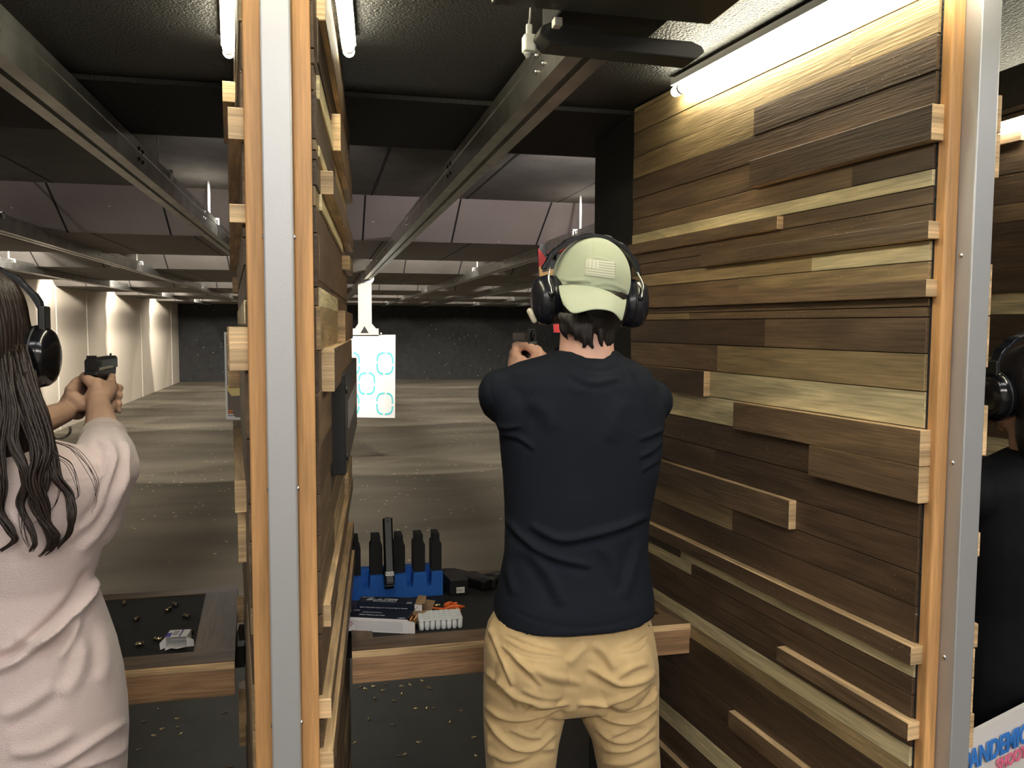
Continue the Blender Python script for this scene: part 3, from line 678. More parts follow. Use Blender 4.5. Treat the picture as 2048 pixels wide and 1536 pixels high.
pantf = folds([(s4([(415,535),(560,590),(700,635),(835,665)]),1.8,-.006,0),(s4([(425,565),(560,640),(690,668),(830,685)]),2.2,.003,.6),(s4([(400,585),(470,650),(600,700),(845,722)]),1.5,-.003,0),
    (s4([(1290,640),(1400,600),(1500,530)]),1.8,-.006,0),(s4([(1280,680),(1420,660),(1500,590)]),1.5,-.003,0),
    (s4([(1062,540),(1052,800),(1010,1035)]),1.5,-.0025,0),
    (s4([(310,480),(370,640),(430,780),(480,920)]),5,.009,.8),(s4([(330,400),(300,520),(250,620)]),5,.006,.6),(s4([(390,600),(540,740),(640,850),(700,910)]),5,.007,.8),
    (s4([(250,790),(400,900),(520,1000),(720,1050),(900,1050)]),6,.012,1.),(s4([(960,1055),(1200,1035),(1400,965),(1560,870)]),6,.012,1.),
    (s4([(450,700),(620,800),(800,870),(1000,890)]),7,.006,.6),(s4([(620,760),(760,830),(960,860)]),6,.004,.6),(s4([(1040,770),(1180,850),(1300,905),(1450,880),(1560,810)]),7,.009,.8),
    (s4([(1080,590),(1190,690),(1250,790)]),8,.007,.6),(s4([(1020,600),(940,700),(880,740)]),9,.006,.6),(s4([(1260,860),(1380,780),(1500,740)]),6,.005,.7),(s4([(270,860),(400,960),(520,1070)]),5,.006,.8),
    (s4([(255,1060),(400,1150),(560,1165),(760,1110),(870,1080)]),6,.010,.9),(s4([(270,1150),(380,1290),(500,1385),(640,1385),(800,1270)]),6,.011,.9),
    (s4([(1080,1035),(1300,1085),(1480,1050),(1570,960)]),6,.010,.9),(s4([(1120,1120),(1250,1180),(1400,1185),(1565,1080)]),6,.010,.9),
    (s4([(1090,1220),(1240,1330),(1400,1320),(1550,1200)]),6,.007,.8),(s4([(1160,1400),(1350,1400),(1560,1290)]),5,.006,.8),(s4([(1200,1300),(1330,1250),(1500,1200)]),5,.005,.8),
    (s4([(560,1090),(700,1045),(860,1050)]),5,.006,.8),(s4([(290,1400),(450,1480),(700,1400),(800,1380)]),6,.006,.8),(s4([(540,940),(700,1000),(860,1000)]),6,.005,.7),
    (s4([(640,1230),(740,1160),(850,1160)]),5,.006,.8),(s4([(1150,1500),(1350,1500),(1560,1400)]),6,.005,.8),(s4([(300,1250),(290,1380),(340,1500)]),6,.005,.7),(s4([(450,1240),(600,1300),(700,1300)]),5,.004,.7)])
mb = MB(); mb.rings([ringpx(l,r,p,MY,b,2.5) for p,l,r,b in hips])
for lg in (legL, legR): mb.rings([ringpx(l,r,p,MY,b,2.2) for p,l,r,b in lg])
mb.ell(hitY(1070,1335,1.64), (.085,.075,.09)); mb.ell(hitY(1235,1335,1.64), (.085,.075,.09))
pants = fuse(mb, .0036, 7, 'trousers', M_KHAKI, MAN, pantf)
mb = MB(); mb.box(hitY(1293,1258,1.64), (.006,.006,.022), Matrix.Rotation(.4,3,'Y')); mb.build('pocket_clip', M_BLK, pants, bevel=.002)
M_SHOE = mat('shoe_grey', (.10,.10,.10), .7)
for lg in (legL, legR):
    p,l,r,b = lg[-1]; c = hitY((l+r)/2, p, MY); mb = MB()
    blob(mb, [(c.x,MY-.05,.045),(c.x,MY+.05,.05),(c.x,MY+.17,.038)], [.046,.048,.036]); mb.box((c.x,MY+.06,.012),(.095,.27,.024)); fuse(mb, .006, 3, 'shoe', M_SHOE, MAN)
M_HAIRK = mat('black_hair', (.010,.008,.008), .45, bump=.0015, bscale=60, stretch=(6,6,.7), spec=.5)
mb = MB(); mb.ell(hitY(1181,610,1.722), (.0795,.098,.078)); mb.ell(hitY(1184,642,1.688), (.060,.055,.042)); rnd = random.Random(4)
for i in range(46):
    px = rnd.uniform(1122,1232); yy = 1.700-.060*math.sqrt(max(0,1-((px-1178)/66)**2)); L = rnd.uniform(668,690)-abs(px-1190)*.22+(9 if 1165 < px < 1222 else 0)
    a = hitY(px, 628, yy+.006); b = hitY(px+rnd.uniform(-3,3), L-14, yy-.001); c = hitY(px+rnd.uniform(-7,9), L+6, yy+rnd.uniform(-.003,.004))
    mb.tube(catmull([a,b,c],4), [.009,.009,.0085,.0075,.0065,.005,.004,.0025,.001], 7)
fuse(mb, .0026, 1, 'hair', M_HAIRK, MAN)
# cap
M_CAP = mat('pale_green_cotton', (.47,.53,.40), .9, bump=.0005, bscale=600, sheen=.3, spec=.2, var=.04, vscale=20)
cc = hitY(1181.5,563,1.735); RC = Matrix.Rotation(math.radians(7),3,'Y')
CR = (.0845,.106,.097)
mb = MB(); mb.ell(cc, CR, RC, 48, 28, t0=0, t1=math.radians(104))
def s6(L): return [(940+x*.2051, 440+y*.2051) for x,y in L]
capf = folds([(s6([(870,560),(960,590),(1100,590),(1180,600)]),3,.003,.8),(s6([(880,640),(1000,600),(1120,620)]),3,.002,.7),(s6([(1200,640),(1350,620),(1530,690)]),3,.002,.7),(s6([(1190,170),(1190,300),(1185,380)]),1.4,-.0012,0),(s6([(1180,370),(1290,380),(1400,420)]),2,.0015,.6),(s6([(830,500),(860,560),(900,620)]),4,.003,.6)])
cap = fuse(mb, .003, 3, 'cap', M_CAP, MAN, capf)
mb = MB(); T = catmull([(1117,571,0),(1150,570,0),(1185,573,0),(1220,580,0),(1254,592,0)],5); Bq = catmull([(1127,610,0),(1147,627,0),(1188,619,0),(1224,624,0),(1243,644,0)],5)
R = []
for j in range(9):
    v = j/8; row = []
    for i, (a, b) in enumerate(zip(T, Bq)):
        u = i/(len(T)-1)*2-1; q = a.lerp(b, v); bow = (1-v)*v*6
        yt = 1.640+.042*abs(u)**2.2; yb = 1.552+.050*abs(u)**2.0
        row.append(hitY(q.x+u*bow*1.2, q.y, yt*(1-v)+yb*v-.010*math.sin(math.pi*v)))
    R.append(row)
n0 = len(R[0]); mb.rings(R, close=False, cap=(False,False)); br = mb.build('brim', M_CAP, cap)
so = br.modifiers.new('thick', 'SOLIDIFY'); so.thickness = .0035; so.offset = 0
sb = br.modifiers.new('sub', 'SUBSURF'); sb.levels = 1; sb.render_levels = 2
def oncap(px, py, lift=.0015):
    d = Vector(ray(px,py)); o = Vector(CAM); Ri = RC.transposed(); dd = Ri @ d; oo = Ri @ (o-cc)
    S = [1/(c+lift) for c in CR]; a = Vector([dd[i]*S[i] for i in range(3)]); b = Vector([oo[i]*S[i] for i in range(3)])
    A = a.dot(a); Bq_ = 2*a.dot(b); C_ = b.dot(b)-1; t = (-Bq_-math.sqrt(max(Bq_*Bq_-4*A*C_,0)))/(2*A); return o+d*t
mb = MB(); q = [(1172,517),(1231,525),(1231,558),(1169,550)]
def bil(u, v): return (np.array(q[0])*(1-u)*(1-v)+np.array(q[1])*u*(1-v)+np.array(q[2])*u*v+np.array(q[3])*(1-u)*v)
NR, NC = 26, 16
V = [oncap(*bil(i/NC, j/NR), .0016) for j in range(NR+1) for i in range(NC+1)]; fs = [[],[]]
for j in range(NR):
    for i in range(NC):
        k = j*(NC+1)+i; light = (j//2)%2 == 0
        if j < 14 and i < 7: light = not ((i%2) and (j%2))
        fs[0 if light else 1].append((k,k+1,k+NC+2,k+NC+1))
mb.add(V, fs[0], mi=0, smooth=True); mb.add(V, fs[1], mi=1, smooth=True)
pt = mb.build('flag_patch', [mat('patch_white', (.70,.72,.62), .85), mat('patch_grey', (.46,.49,.40), .9)], cap)
so = pt.modifiers.new('thick', 'SOLIDIFY'); so.thickness = .0015; so.offset = 1
M_MUFF = mat('ear_defender_black', (.012,.014,.022), .24, spec=.6)
EM, WM = earmuffs('black ear defenders with steel wires worn over the pale cap', hitY(1181,604,1.722), .0985, 0, .142, (1,0,-.03), (0.02,-.02,1), M_MUFF, (.0535,.040), thick=.054)
mb = MB(); a, b = hitY(1059,622,1.70), hitY(1068,641,1.70); mb.tube([a,b], .0062, 10, round_ends=True); mb.build('label_tag', mat('tag_cream', (.75,.70,.55), .5), EM)
pistol('black pistol held out in the man\'s two hands', GM, slide_mat=M_SLIDE, hammer=True)
# ---- the woman in the left lane
WY = 1.53
WOM = thing('person', 'woman seen from behind with long wavy dark hair and a pale pink knitted top, aiming', 'person', (-.504, WY, 0), 'shooters')
GW = Matrix.Translation((-.502, 2.03, 1.488))
wt = [(878,-20,82,.045),(890,-75,130,.060),(905,-128,186,.075),(925,-155,222,.088),(960,-172,240,.098),(1000,-168,238,.103),(1050,-160,226,.106),(1100,-145,211,.106),(1140,-132,199,.102),(1166,-122,190,.098),
      (1200,-142,203,.104),(1250,-162,221,.115),(1300,-178,238,.124),(1360,-192,252,.132),(1420,-200,260,.138),(1480,-203,263,.140),(1560,-200,260,.138),(1680,-190,250,.130)]
wlL = [(1600,-190,28,.10),(1750,-180,20,.09),(1950,-160,0,.07),(2200,-150,-20,.05),(2420,-140,-40,.04)]
wlR = [(1600,35,250,.10),(1750,45,240,.09),(1950,60,220,.07),(2200,75,205,.05),(2420,90,190,.04)]
wsR, wsL = hitY(212,938,1.555), hitY(-150,938,1.555)
weR, weL = hitY(208,884,1.775), hitY(6,872,1.80)
mb = MB(); w1, w2 = hands(mb, GW, .90)
armchain(mb, wsR, weR, w1, (.042,.040,.036,.034,.024)); armchain(mb, wsL, weL, w2, (.042,.040,.036,.034,.024))
mb.rings([ringpx(l,r,p,WY,b,2.2,k=.80) for p,l,r,b in wt])
for lg in (wlL, wlR): mb.rings([ringpx(l,r,p,WY,b) for p,l,r,b in lg])
wh = hitY(-46,668,1.565)
Ww = head_prims(mb, wh, .94, (0,1,-.03))
blob(mb, [hitY(30,900,1.53), hitY(28,830,1.535), hitY(-25,740,1.55)], [.052,.050,.050])
fuse(mb, .0040, 3, 'body', M_SKINW, WOM); eyes(Ww, .94, WOM)
M_KNIT = mat('pale_pink_knit', (.62,.50,.47), .92, bump=.0016, bscale=260, stretch=(1,1,2.2), sheen=.4, spec=.15)
def w1_(L): return [(x*.2441, 800+y*.2441) for x,y in L]
def w2_(L): return [(x*.2643, 1130+y*.2643) for x,y in L]
knf = folds([(w1_([(400,640),(600,650),(760,640),(880,625)]),2.2,.0022,.8),(w1_([(980,280),(1040,420),(1000,650),(900,850)]),6,.007,.7),(w1_([(880,330),(940,450),(920,600),(840,800)]),6,.006,.7),(w1_([(800,300),(880,430),(860,620)]),6,.005,.6),
    (w1_([(1040,520),(960,800),(820,1050),(650,1250)]),9,.008,.7),(w1_([(900,700),(820,900),(680,1080)]),8,.006,.7),(w1_([(850,150),(950,230),(1050,340)]),5,.005,.7),(w1_([(600,300),(760,240),(900,240)]),5,.004,.7),
    (w2_([(740,60),(640,250),(470,440),(300,590),(120,720),(-60,800)]),9,.022,1.),(w2_([(600,360),(540,560),(440,720)]),9,.007,.6),(w2_([(100,560),(300,560),(480,420)]),14,.010,.6),(w2_([(0,660),(200,600),(420,500)]),10,.008,.5),
    (w2_([(760,440),(800,700),(760,900)]),14,.006,.5),(w2_([(640,560),(600,800),(480,1000)]),14,.006,.5),(w2_([(400,1536),(560,1440),(760,1300),(960,1180)]),9,.009,.7),(w2_([(560,1536),(700,1500),(900,1420),(990,1320)]),8,.008,.7),(w2_([(0,1150),(200,1060),(420,900)]),14,.007,.5),
    (w2_([(60,1420),(300,1400),(560,1260)]),12,.007,.5),(w1_([(100,900),(160,1100),(260,1300)]),14,.005,.5)])
mb = MB(); mb.rings([ringpx(l,r,p,WY,b,2.2) for p,l,r,b in wt])
for sh, el in ((wsR, weR), (wsL, weL)):
    e = Vector(sh).lerp(Vector(el), 1.02); blob(mb, [sh, Vector(sh).lerp(e,.5), e], [.056,.054,.043])
mb.ell(wsR+Vector((-.018,-.01,-.055)), (.05,.055,.085)); mb.ell(wsL+Vector((.018,-.01,-.055)), (.05,.055,.085))
mb.ell(hitY(225,962,1.54), (.030,.055,.07))
knit = fuse(mb, .0045, 5, 'knitted_top', M_KNIT, WOM, knf)
for el, sh in ((weR, wsR), (weL, wsL)):
    mb = MB(); ax = (Vector(el)-Vector(sh)).normalized(); c = Vector(sh).lerp(Vector(el),1.10)
    mb.lathe(c, ax, [(-.02,.040),(-.014,.0455),(.010,.0455),(.015,.043),(.013,.036)], 28); mb.build('cuff', M_KNIT, knit)
M_JEAN = mat('dark_denim', (.03,.035,.05), .8)
mb = MB()
for lg in (wlL, wlR): mb.rings([ringpx(l,r,p,WY,b,k=1.05) for p,l,r,b in lg])
fuse(mb, .008, 3, 'trousers', M_JEAN, WOM)
for lg in (wlL, wlR):
    p,l,r,b = lg[-1]; c = hitY((l+r)/2, p, WY); mb = MB(); blob(mb, [(c.x,WY-.04,.04),(c.x,WY+.04,.045),(c.x,WY+.15,.033)], [.04,.042,.032]); mb.box((c.x,WY+.05,.011),(.08,.24,.022)); fuse(mb, .006, 3, 'shoe', M_SHOE, WOM)
# hair: a mass on the head and wavy locks down the back
M_HAIRB = mat('dark_brown_hair', (.020,.012,.0085), .42, bump=.0012, bscale=60, stretch=(6,6,.3), spec=.35, var=.5, vscale=30)
mb = MB(); mb.ell(wh+Vector((0,-.012,.022)), (.081,.102,.095)); mb.ell(hitY(-34,760,1.520), (.062,.052,.14))
mb.ell(hitY(-8,850,1.480), (.060,.030,.09))
hs_ = MB()
def lock(pts, r0, w=1., nn=4):
    P = [hitY(x, y, d) for x,y,d in pts]; C_ = catmull(P, 7); n = len(C_); fine = r0 < .002
    N_ = nn if fine else nn*9; W_ = 0 if fine else r0*nn*.62
    for k in range(N_):
        a = random.uniform(0, 6.28); q = math.sqrt(random.random())*W_; ox, oy = (q*math.cos(a), q*math.sin(a)*.55) if not fine else (random.uniform(-.007,.007), random.uniform(-.003,.003)); ph = random.uniform(0,6); am = random.uniform(.0005,.0028)
        end = n-random.randint(0, n//7); Q = []
        st_ = 0 if fine else random.randint(0, 6)
        for i, p in enumerate(C_[:end]):
            if i < st_: continue
            f = i/n; sp = (1.-.62*max(0,(f-.55)/.45))*(.75+.25*min(1,f*4)); tw = f*2.2
            Q.append(p+Vector((sp*(ox*math.cos(tw)-oy*math.sin(tw))+am*math.sin(ph+i*.33), sp*(ox*math.sin(tw)*.5+oy*math.cos(tw)), 0)))
        rr_ = r0 if fine else random.uniform(.0016,.0030)
        hs_.tube(Q, [rr_*(1-.75*(i/len(Q))**3) for i in range(len(Q))], 6)
for l, r_, nn in [([(30,690,1.505),(48,760,1.475),(62,820,1.452),(78,880,1.445),(84,950,1.43),(75,1010,1.425),(98,1060,1.42),(104,1090,1.42),(80,1114,1.42)],.0065,5),
    ([(40,690,1.505),(60,765,1.475),(82,825,1.452),(100,890,1.44),(112,950,1.43),(138,990,1.43),(143,1030,1.42),(138,1065,1.42),(112,1098,1.42)],.0055,3),
    ([(10,690,1.50),(20,765,1.465),(30,825,1.445),(26,880,1.43),(48,930,1.42),(52,970,1.42),(42,1010,1.42),(58,1050,1.415),(70,1085,1.41),(60,1104,1.41)],.0045,3),
    ([(-5,690,1.50),(2,765,1.465),(5,830,1.445),(-5,900,1.43),(2,970,1.42),(-2,1020,1.415),(22,1060,1.41),(28,1082,1.41),(-5,1105,1.41)],.0055,4),
    ([(35,690,1.505),(52,765,1.47),(72,830,1.447),(88,900,1.43),(72,960,1.42),(84,1010,1.42),(92,1045,1.42),(112,1075,1.42),(100,1100,1.42)],.006,5),
    ([(-40,690,1.50),(-34,765,1.465),(-30,825,1.45),(-50,900,1.44),(-35,980,1.43),(-55,1060,1.42),(-30,1100,1.42)],.006,5),
    ([(90,860,1.45),(112,878,1.44),(135,870,1.44),(141,855,1.44),(136,853,1.44)],.0005,6),([(95,880,1.45),(150,900,1.43),(190,955,1.43),(192,1000,1.43),(185,1030,1.43)],.0005,5),
    ([(90,870,1.45),(105,905,1.43),(140,930,1.43),(155,985,1.43),(150,1000,1.43)],.0005,5),([(88,900,1.45),(120,960,1.43),(110,1010,1.43),(60,1050,1.42)],.0005,4),([(40,1000,1.42),(45,1060,1.41),(60,1100,1.41)],.0005,5)]:
    lock(l, r_, nn=nn)
for k in range(110):
    a = -math.pi*(k+.5)/110*1.06+.09; x = .079*math.cos(a); y = .098*math.sin(a); ph = random.uniform(0,6)
    P = [wh+Vector((x*.45, y*.5-.012, .108)), wh+Vector((x*.86, y*.9-.012, .075)), wh+Vector((x*1.04, y*1.06-.012, .02)), wh+Vector((x*1.05, y*1.0-.014,-.05)), wh+Vector((x*.98+.006, y*.80-.024,-.13)), wh+Vector((x*.90+.022, y*.45-.062,-.21)), wh+Vector((x*.84+.036, y*.28-.088,-.28+random.uniform(-.02,.01)))]
    Q = catmull(P, 5); Q = [q+Vector((.0016*math.sin(ph+i*.5),0,0)) for i,q in enumerate(Q)]
    hs_.tube(Q, [random.uniform(.0030,.0046)]*len(Q), 6)
ho = fuse(mb, .0034, 4, 'hair', M_HAIRB, WOM)
hs_.build('hair_locks', M_HAIRB, ho)
earmuffs('glossy black ear defenders over the long dark hair', hitY(-50,714,1.560), .098, 0, .155, (1,0,0), (.0,.03,1), mat('ear_defender_gloss', (.006,.006,.007), .15, spec=.6), (.053,.043), thick=.050, style='slide', band_w=.026)
mb = MB(); mb.tube([hitY(66,783,1.535), hitY(73,797,1.535)], .0055, 10, round_ends=True); tag(mb.build('ear_plug', mat('green_foam', (.12,.75,.15), .7)), 'small green foam ear plug under the left shooter\'s ear cup', 'ear plug')
pistol('pistol with a pale stripe held by the woman in the pink top', GW, slide_mat=mat('gun_slide_dark', (.02,.02,.022), .35), two_tone=mat('stripe_beige', (.45,.40,.33), .4))
# ---- the person in the right lane, seen past the steel post
RYY = 1.56
RP = thing('person', 'person in black clothes and black hair beyond the right steel post', 'person', (1.60, RYY, 0), 'shooters')
px0 = Vector((1.585, RYY, 1.45))
def rr(z, a, b, n=30, dy=0.): return [Vector((1.60+a*math.cos(2*math.pi*k/n), RYY+dy+b*math.sin(2*math.pi*k/n), z)) for k in range(n)]
GP = Matrix.Translation((1.60, 2.08, 1.34))
mb = MB(); a1, a2 = hands(mb, GP, .95)
sR, sL = Vector((1.76,RYY,1.22)), Vector((1.44,RYY,1.22)); eR, eL = Vector((1.74,1.80,1.18)), Vector((1.47,1.80,1.18))
armchain(mb, sR, eR, a1, (.045,.042,.036,.034,.025)); armchain(mb, sL, eL, a2, (.045,.042,.036,.034,.025))
mb.rings([rr(1.30,.06,.05),rr(1.26,.14,.08),rr(1.1,.15,.10),rr(.95,.13,.09),rr(.82,.16,.11),rr(.76,.15,.10)])
Wp = head_prims(mb, px0, .98)
blob(mb, [(1.60,RYY-.01,1.26),(1.59,RYY,1.40)], [.052,.052])
for sx in (-.08,.08): blob(mb, [(1.60+sx,RYY,.80),(1.60+sx,RYY+.01,.42),(1.60+sx*1.2,RYY,.09)], [.08,.055,.04])
fuse(mb, .0055, 3, 'body', M_SKIND, RP); eyes(Wp, .98, RP)
M_BLKC = mat('black_jacket', (.004,.004,.005), .75, bump=.002, bscale=20, spec=.2)
mb = MB(); mb.rings([rr(1.32,.06,.055),rr(1.285,.14,.09),rr(1.24,.175,.11),rr(1.1,.175,.125),rr(.95,.165,.125),rr(.80,.185,.135),rr(.70,.185,.13)])
for s_, e_, w_ in ((sR,eR,a1),(sL,eL,a2)): blob(mb, [s_, (s_+e_)/2, e_], [.065,.06,.052]); blob(mb, [e_, e_.lerp(w_,.85)], [.052,.036])
fuse(mb, .006, 5, 'jacket', M_BLKC, RP)
mb = MB()
for sx in (-.08,.08): blob(mb, [(1.60+sx,RYY,.80),(1.60+sx,RYY+.01,.42),(1.60+sx*1.2,RYY,.10)], [.092,.07,.055])
fuse(mb, .008, 3, 'trousers', M_BLKC, RP)
mb = MB()
for sx in (-.095,.095): blob(mb, [(1.60+sx,RYY-.04,.045),(1.60+sx,RYY+.15,.035)], [.045,.035])
fuse(mb, .008, 3, 'shoe', M_SHOE, RP)
mb = MB(); mb.ell(px0+Vector((0,-.014,.026)), (.081,.102,.092)); mb.ell(px0+Vector((0,-.05,-.07)), (.072,.06,.11)); mb.ell(px0+Vector((0,-.07,-.17)), (.06,.045,.10))
fuse(mb, .005, 2, 'hair', M_HAIRK, RP)
ER, WE = earmuffs('black ear defenders with a white RENTAL sticker, beyond the right post', px0+Vector((0,.005,-.006)), .096, 0, .140, (1,0,0), (0,0,1), mat('ear_defender_gloss', (.006,.006,.007), .15), (.056,.046), thick=.052, style='slide', band_w=.03)
ax = Vector((-1,-.10,-.06)).normalized(); c0 = WE(-.096,0,0)+ax*.0285
lr = Vector((0,-1,0)); lr = (lr-ax*lr.dot(ax)).normalized(); lu = ax.cross(lr)*-1
if lu.z < 0: lu = -lu
lr = lu.cross(ax)
mb = MB(); o_ = c0+lu*.004; mb.box(o_, (.046,.013,.0012), Matrix((lr,lu,ax)).transposed()); sk = mb.build('rental_sticker', M_LABEL, ER)
text_mesh('RENTAL', .0105, o_+ax*.0009-lr*.0215-lu*.0038, lr, lu, 'sticker_text', M_INK, sk)
pistol('black pistol held by the person in black beyond the right post', GP)
# ------------------------------------------------------------------ shelves
ZS = hitY(697, 1302, 1.95).z
M_MAT = mat('black_rubber_mat', (.016,.016,.017), .6, bump=.0012, bscale=1, spec=.3)
_nt = M_MAT.node_tree; _w = _nt.nodes.new('ShaderNodeTexWave'); _w.inputs['Scale'].default_value = 85; _w.bands_direction = 'DIAGONAL'
_b = [n for n in _nt.nodes if n.type == 'BUMP'][0]; _m = [n for n in _nt.nodes if n.type == 'MAPPING'][0]
_nt.links.new(_m.outputs[0], _w.inputs['Vector']); _nt.links.new(_w.outputs[0], _b.inputs['Height'])
LT = (.78,.54,.29); WN = (.44,.26,.14); WT = (.135,.085,.048)
def shelf(label, F0, F1, B0, B1, wl, wr):
    """F0,F1 front corners x at y=1.95; B0,B1 back corners x at y=2.52"""
    y0, y1 = 1.95, 2.52
    t = thing('bench_shelf', label, 'shelf', ((F0+F1)/2, y0, ZS), 'shooting bench shelves')
    def X(x, y): f = (y-y0)/(y1-y0); l = F0+(B0-F0)*f; r = F1+(B1-F1)*f; return l+(r-l)*x
    def slabp(xa, xb, ya, yb, z0, z1, col, grain): 
        mb = MB(); mb.box8([Vector((X(u,v), v, z)) for u in (xa,xb) for v in (ya,yb) for z in (z0,z1)], col=col, grain=grain); return mb
    slabp(0,1,y0,y0+.022,ZS-.083,ZS-.019,WN,0).build('apron', W_SHELF, t, bevel=.0015)
    slabp(0,1,y0-.001,y0+.022,ZS-.019,ZS-.002,LT,0).build('edge_band', W_SHELF, t, bevel=.001)
    slabp(0,1,y0,y0+.075,ZS-.004,ZS,WT,0).build('front_border', W_SHELF, t)
    slabp(0,1,y1-.05,y1,ZS-.03,ZS,WT,0).build('back_border', W_SHELF, t)
    slabp(0,wl,y0+.075,y1-.05,ZS-.03,ZS,WT,1).build('side_border', W_SHELF, t); slabp(1-wr,1,y0+.075,y1-.05,ZS-.03,ZS,WT,1).build('side_border', W_SHELF, t)
    slabp(0,1,y0+.022,y1-.01,ZS-.032,ZS-.0305,WT,0).build('base_board', W_SHELF, t)
    slabp(wl,1-wr,y0+.075,y1-.05,ZS-.030,ZS-.003,(1,1,1),0).build('rubber_mat', M_MAT, t)
    for u in (.06,.94):
        mb = MB(); mb.box((X(u,2.3), 2.28, ZS-.056), (.03,.36,.046)); mb.build('bracket', M_MATTE, t)
    for u, s_ in ((0,-1),(1,1)):
        xe = X(u,2.2); mb = MB(); mb.box((xe+s_*.012, 2.2, ZS-.06), (.026,.16,.055)); mb.build('wall_cleat', M_MATTE, t)
    return t
shelf('walnut-edged shelf with black mat in front of the man in the dark T-shirt', .059, .938, .075, .884, .06, .06)
shelf('walnut-edged shelf in the left lane holding only the small torn white box', -1.08, -.208, -1.05, -.255, .04, .11)
shelf('walnut-edged shelf of the right lane, hidden behind the post', 1.18, 2.05, 1.2, 2.0, .06, .06)
ZM = ZS-.003
# ------------------------------------------------------------------ cartridge cases
M_BRASS = mat('brass', (.80,.68,.38), .25, metal=1.); M_BRASSD = mat('tarnished_brass', (.22,.17,.11), .4, metal=.8)
def case_mesh(m, nm):
    mb = MB(); mb.lathe((0,-.0095,0),(0,1,0),[(0,.0049),(.0012,.0049),(.0013,.0042),(.0024,.0042),(.0026,.0048),(.019,.0048),(.019,.0040),(.012,.0038)],12)
    o = mb.build(nm, m); me = o.data; bpy.data.objects.remove(o); return me
CM = [case_mesh(M_BRASS,'case_bright'), case_mesh(M_BRASSD,'case_dull')]
def casing(px, py, z, ang, kind, label, group):
    p = hitZ(px, py, z+.005); o = bpy.data.objects.new('spent_casing', CM[kind]); COL.objects.link(o)
    o.location = (p.x, p.y, z+.005); o.rotation_euler = (0, 0, math.radians(ang)); return tag(o, label, 'cartridge case', group)
def z5(x, y): return 690+x*.1514, 1340+y*.1514
for x, y, a, k in [(268,250,60,0),(375,218,80,0),(205,228,-40,1),(545,190,-45,1),(742,218,85,0),(860,198,20,0),(500,275,88,0),(750,315,-25,0),(393,378,5,1),(648,412,70,1),(1130,250,60,1),(1105,232,80,1),
        (935,512,80,0),(1082,503,-15,0),(1175,512,40,1),(1538,545,10,1),(1388,692,-20,0),(315,655,10,1),(635,730,70,1),(130,968,-30,0),(970,957,88,0),(1700,893,-75,0),(725,1140,70,1),(790,1118,-60,0),(1732,1140,15,0),(1015,145,30,0)]:
    casing(*z5(x,y), 0, a, k, 'spent brass case on the dark floor under the man\'s shelf', 'spent cases on the floor below the centre shelf')
def z2(x, y): return x*.2643, 1130+y*.2643
for x, y, a, k in [(1198,1093,30,1),(1085,1187,-60,1),(1340,1165,80,0),(1225,1243,-70,0),(1345,1232,20,1),(1165,1292,75,0),(1368,1280,-20,0),(1045,1400,-70,1),(1703,1120,-50,1),(1740,1528,70,1)]:
    casing(*z2(x,y), 0, a, k, 'spent brass case on the dark floor under the left shelf', 'spent cases on the floor below the left shelf')
for x, y, a, k, lab in [(940,285,10,1,'dull spent case on the left mat near its back left edge'),(1275,335,-30,0,'brassy spent case on the left mat behind the torn box'),(1035,405,-20,1,'grey spent case on the left mat closest to the woman'),(1410,385,60,1,'dull spent case in the back right of the left mat'),
        (1435,508,-75,0,'bright spent case right of the torn white box'),(1057,597,-78,0,'spent case lying left of the torn white box'),(1195,558,80,0,'shiny spent case touching the blue end of the torn box'),(1325,297,40,1,'dark spent case at the back of the left mat')]:
    casing(*z2(x,y), ZM, a, k, lab, 'spent cases on the left shelf mat')
casing(873, 1211, ZM, 80, 0, 'bright spent case beside the orange plastic piece on the mat', None)
for i,(x,y,a) in enumerate(((1300,1223,30),(1308,1221,-40))): casing(x, y, ZS, a, 0, 'spent case on the shelf right of the man\'s hip', 'spent cases right of the man')
# ------------------------------------------------------------------ pistol rack
M_BLUE = mat('blue_foam', (.015,.13,.55), .7, bump=.0006, bscale=500); M_BFOAM = mat('black_foam_block', (.014,.014,.016), .9, bump=.0006, bscale=400)
xa, xb = hitZ(697,1199,ZM).x, hitZ(888,1195,ZM).x; yr = hitZ(780,1198,ZM).y; yr2 = yr+.095
rk = thing('pistol_rack', 'blue and black foam pistol rack standing at the back of the shelf', 'rack', ((xa+xb)/2, yr, ZM))
WX = xb-xa; hb = .068
n = 5; ub = [(.035,.135),(.225,.365),(.475,.605),(.685,.82),(.88,1.)]
mb = MB(); pr = [(0,0),(0,hb)]
for (a, b), (c, d) in zip(ub, ub[1:]): pr += [(b,hb),(b+.01,hb*.45),(c-.01,hb*.45),(c,hb)]
pr += [(1,hb),(1,0)]
mb.extrude([(xa+WX*a, yr, ZM+b) for a,b in pr], (0,yr2-yr,0)); mb.build('base', M_BLUE, rk, bevel=.001)
mb = MB(); mb.box(((xa+xb)/2, yr+.075, ZM+hb*.55), (WX*.98,.03,hb*1.05)); mb.build('rear_strip', M_BLUE, rk, bevel=.001)
for a, b in ub:
    mb = MB(); x0, x1 = xa+WX*a, xa+WX*b; h0, h1 = ZM+hb, ZM+.178
    mb.extrude([(x0+.001,yr+.018,h0),(x0+.001,yr+.018,h1-.028),(x0+.006,yr+.018,h1-.022),(x0+.006,yr+.018,h1),(x1-.007,yr+.018,h1),(x1-.007,yr+.018,h1-.022),(x1-.001,yr+.018,h1-.030),(x1-.001,yr+.018,h0)], (0,.055,0))
    mb.build('divider', M_BFOAM, rk, bevel=.0015)
gx = xa+WX*.42
Mv = Matrix.Translation((gx, yr+.004, ZM+.090)) @ Matrix.Rotation(math.radians(68),4,'X')
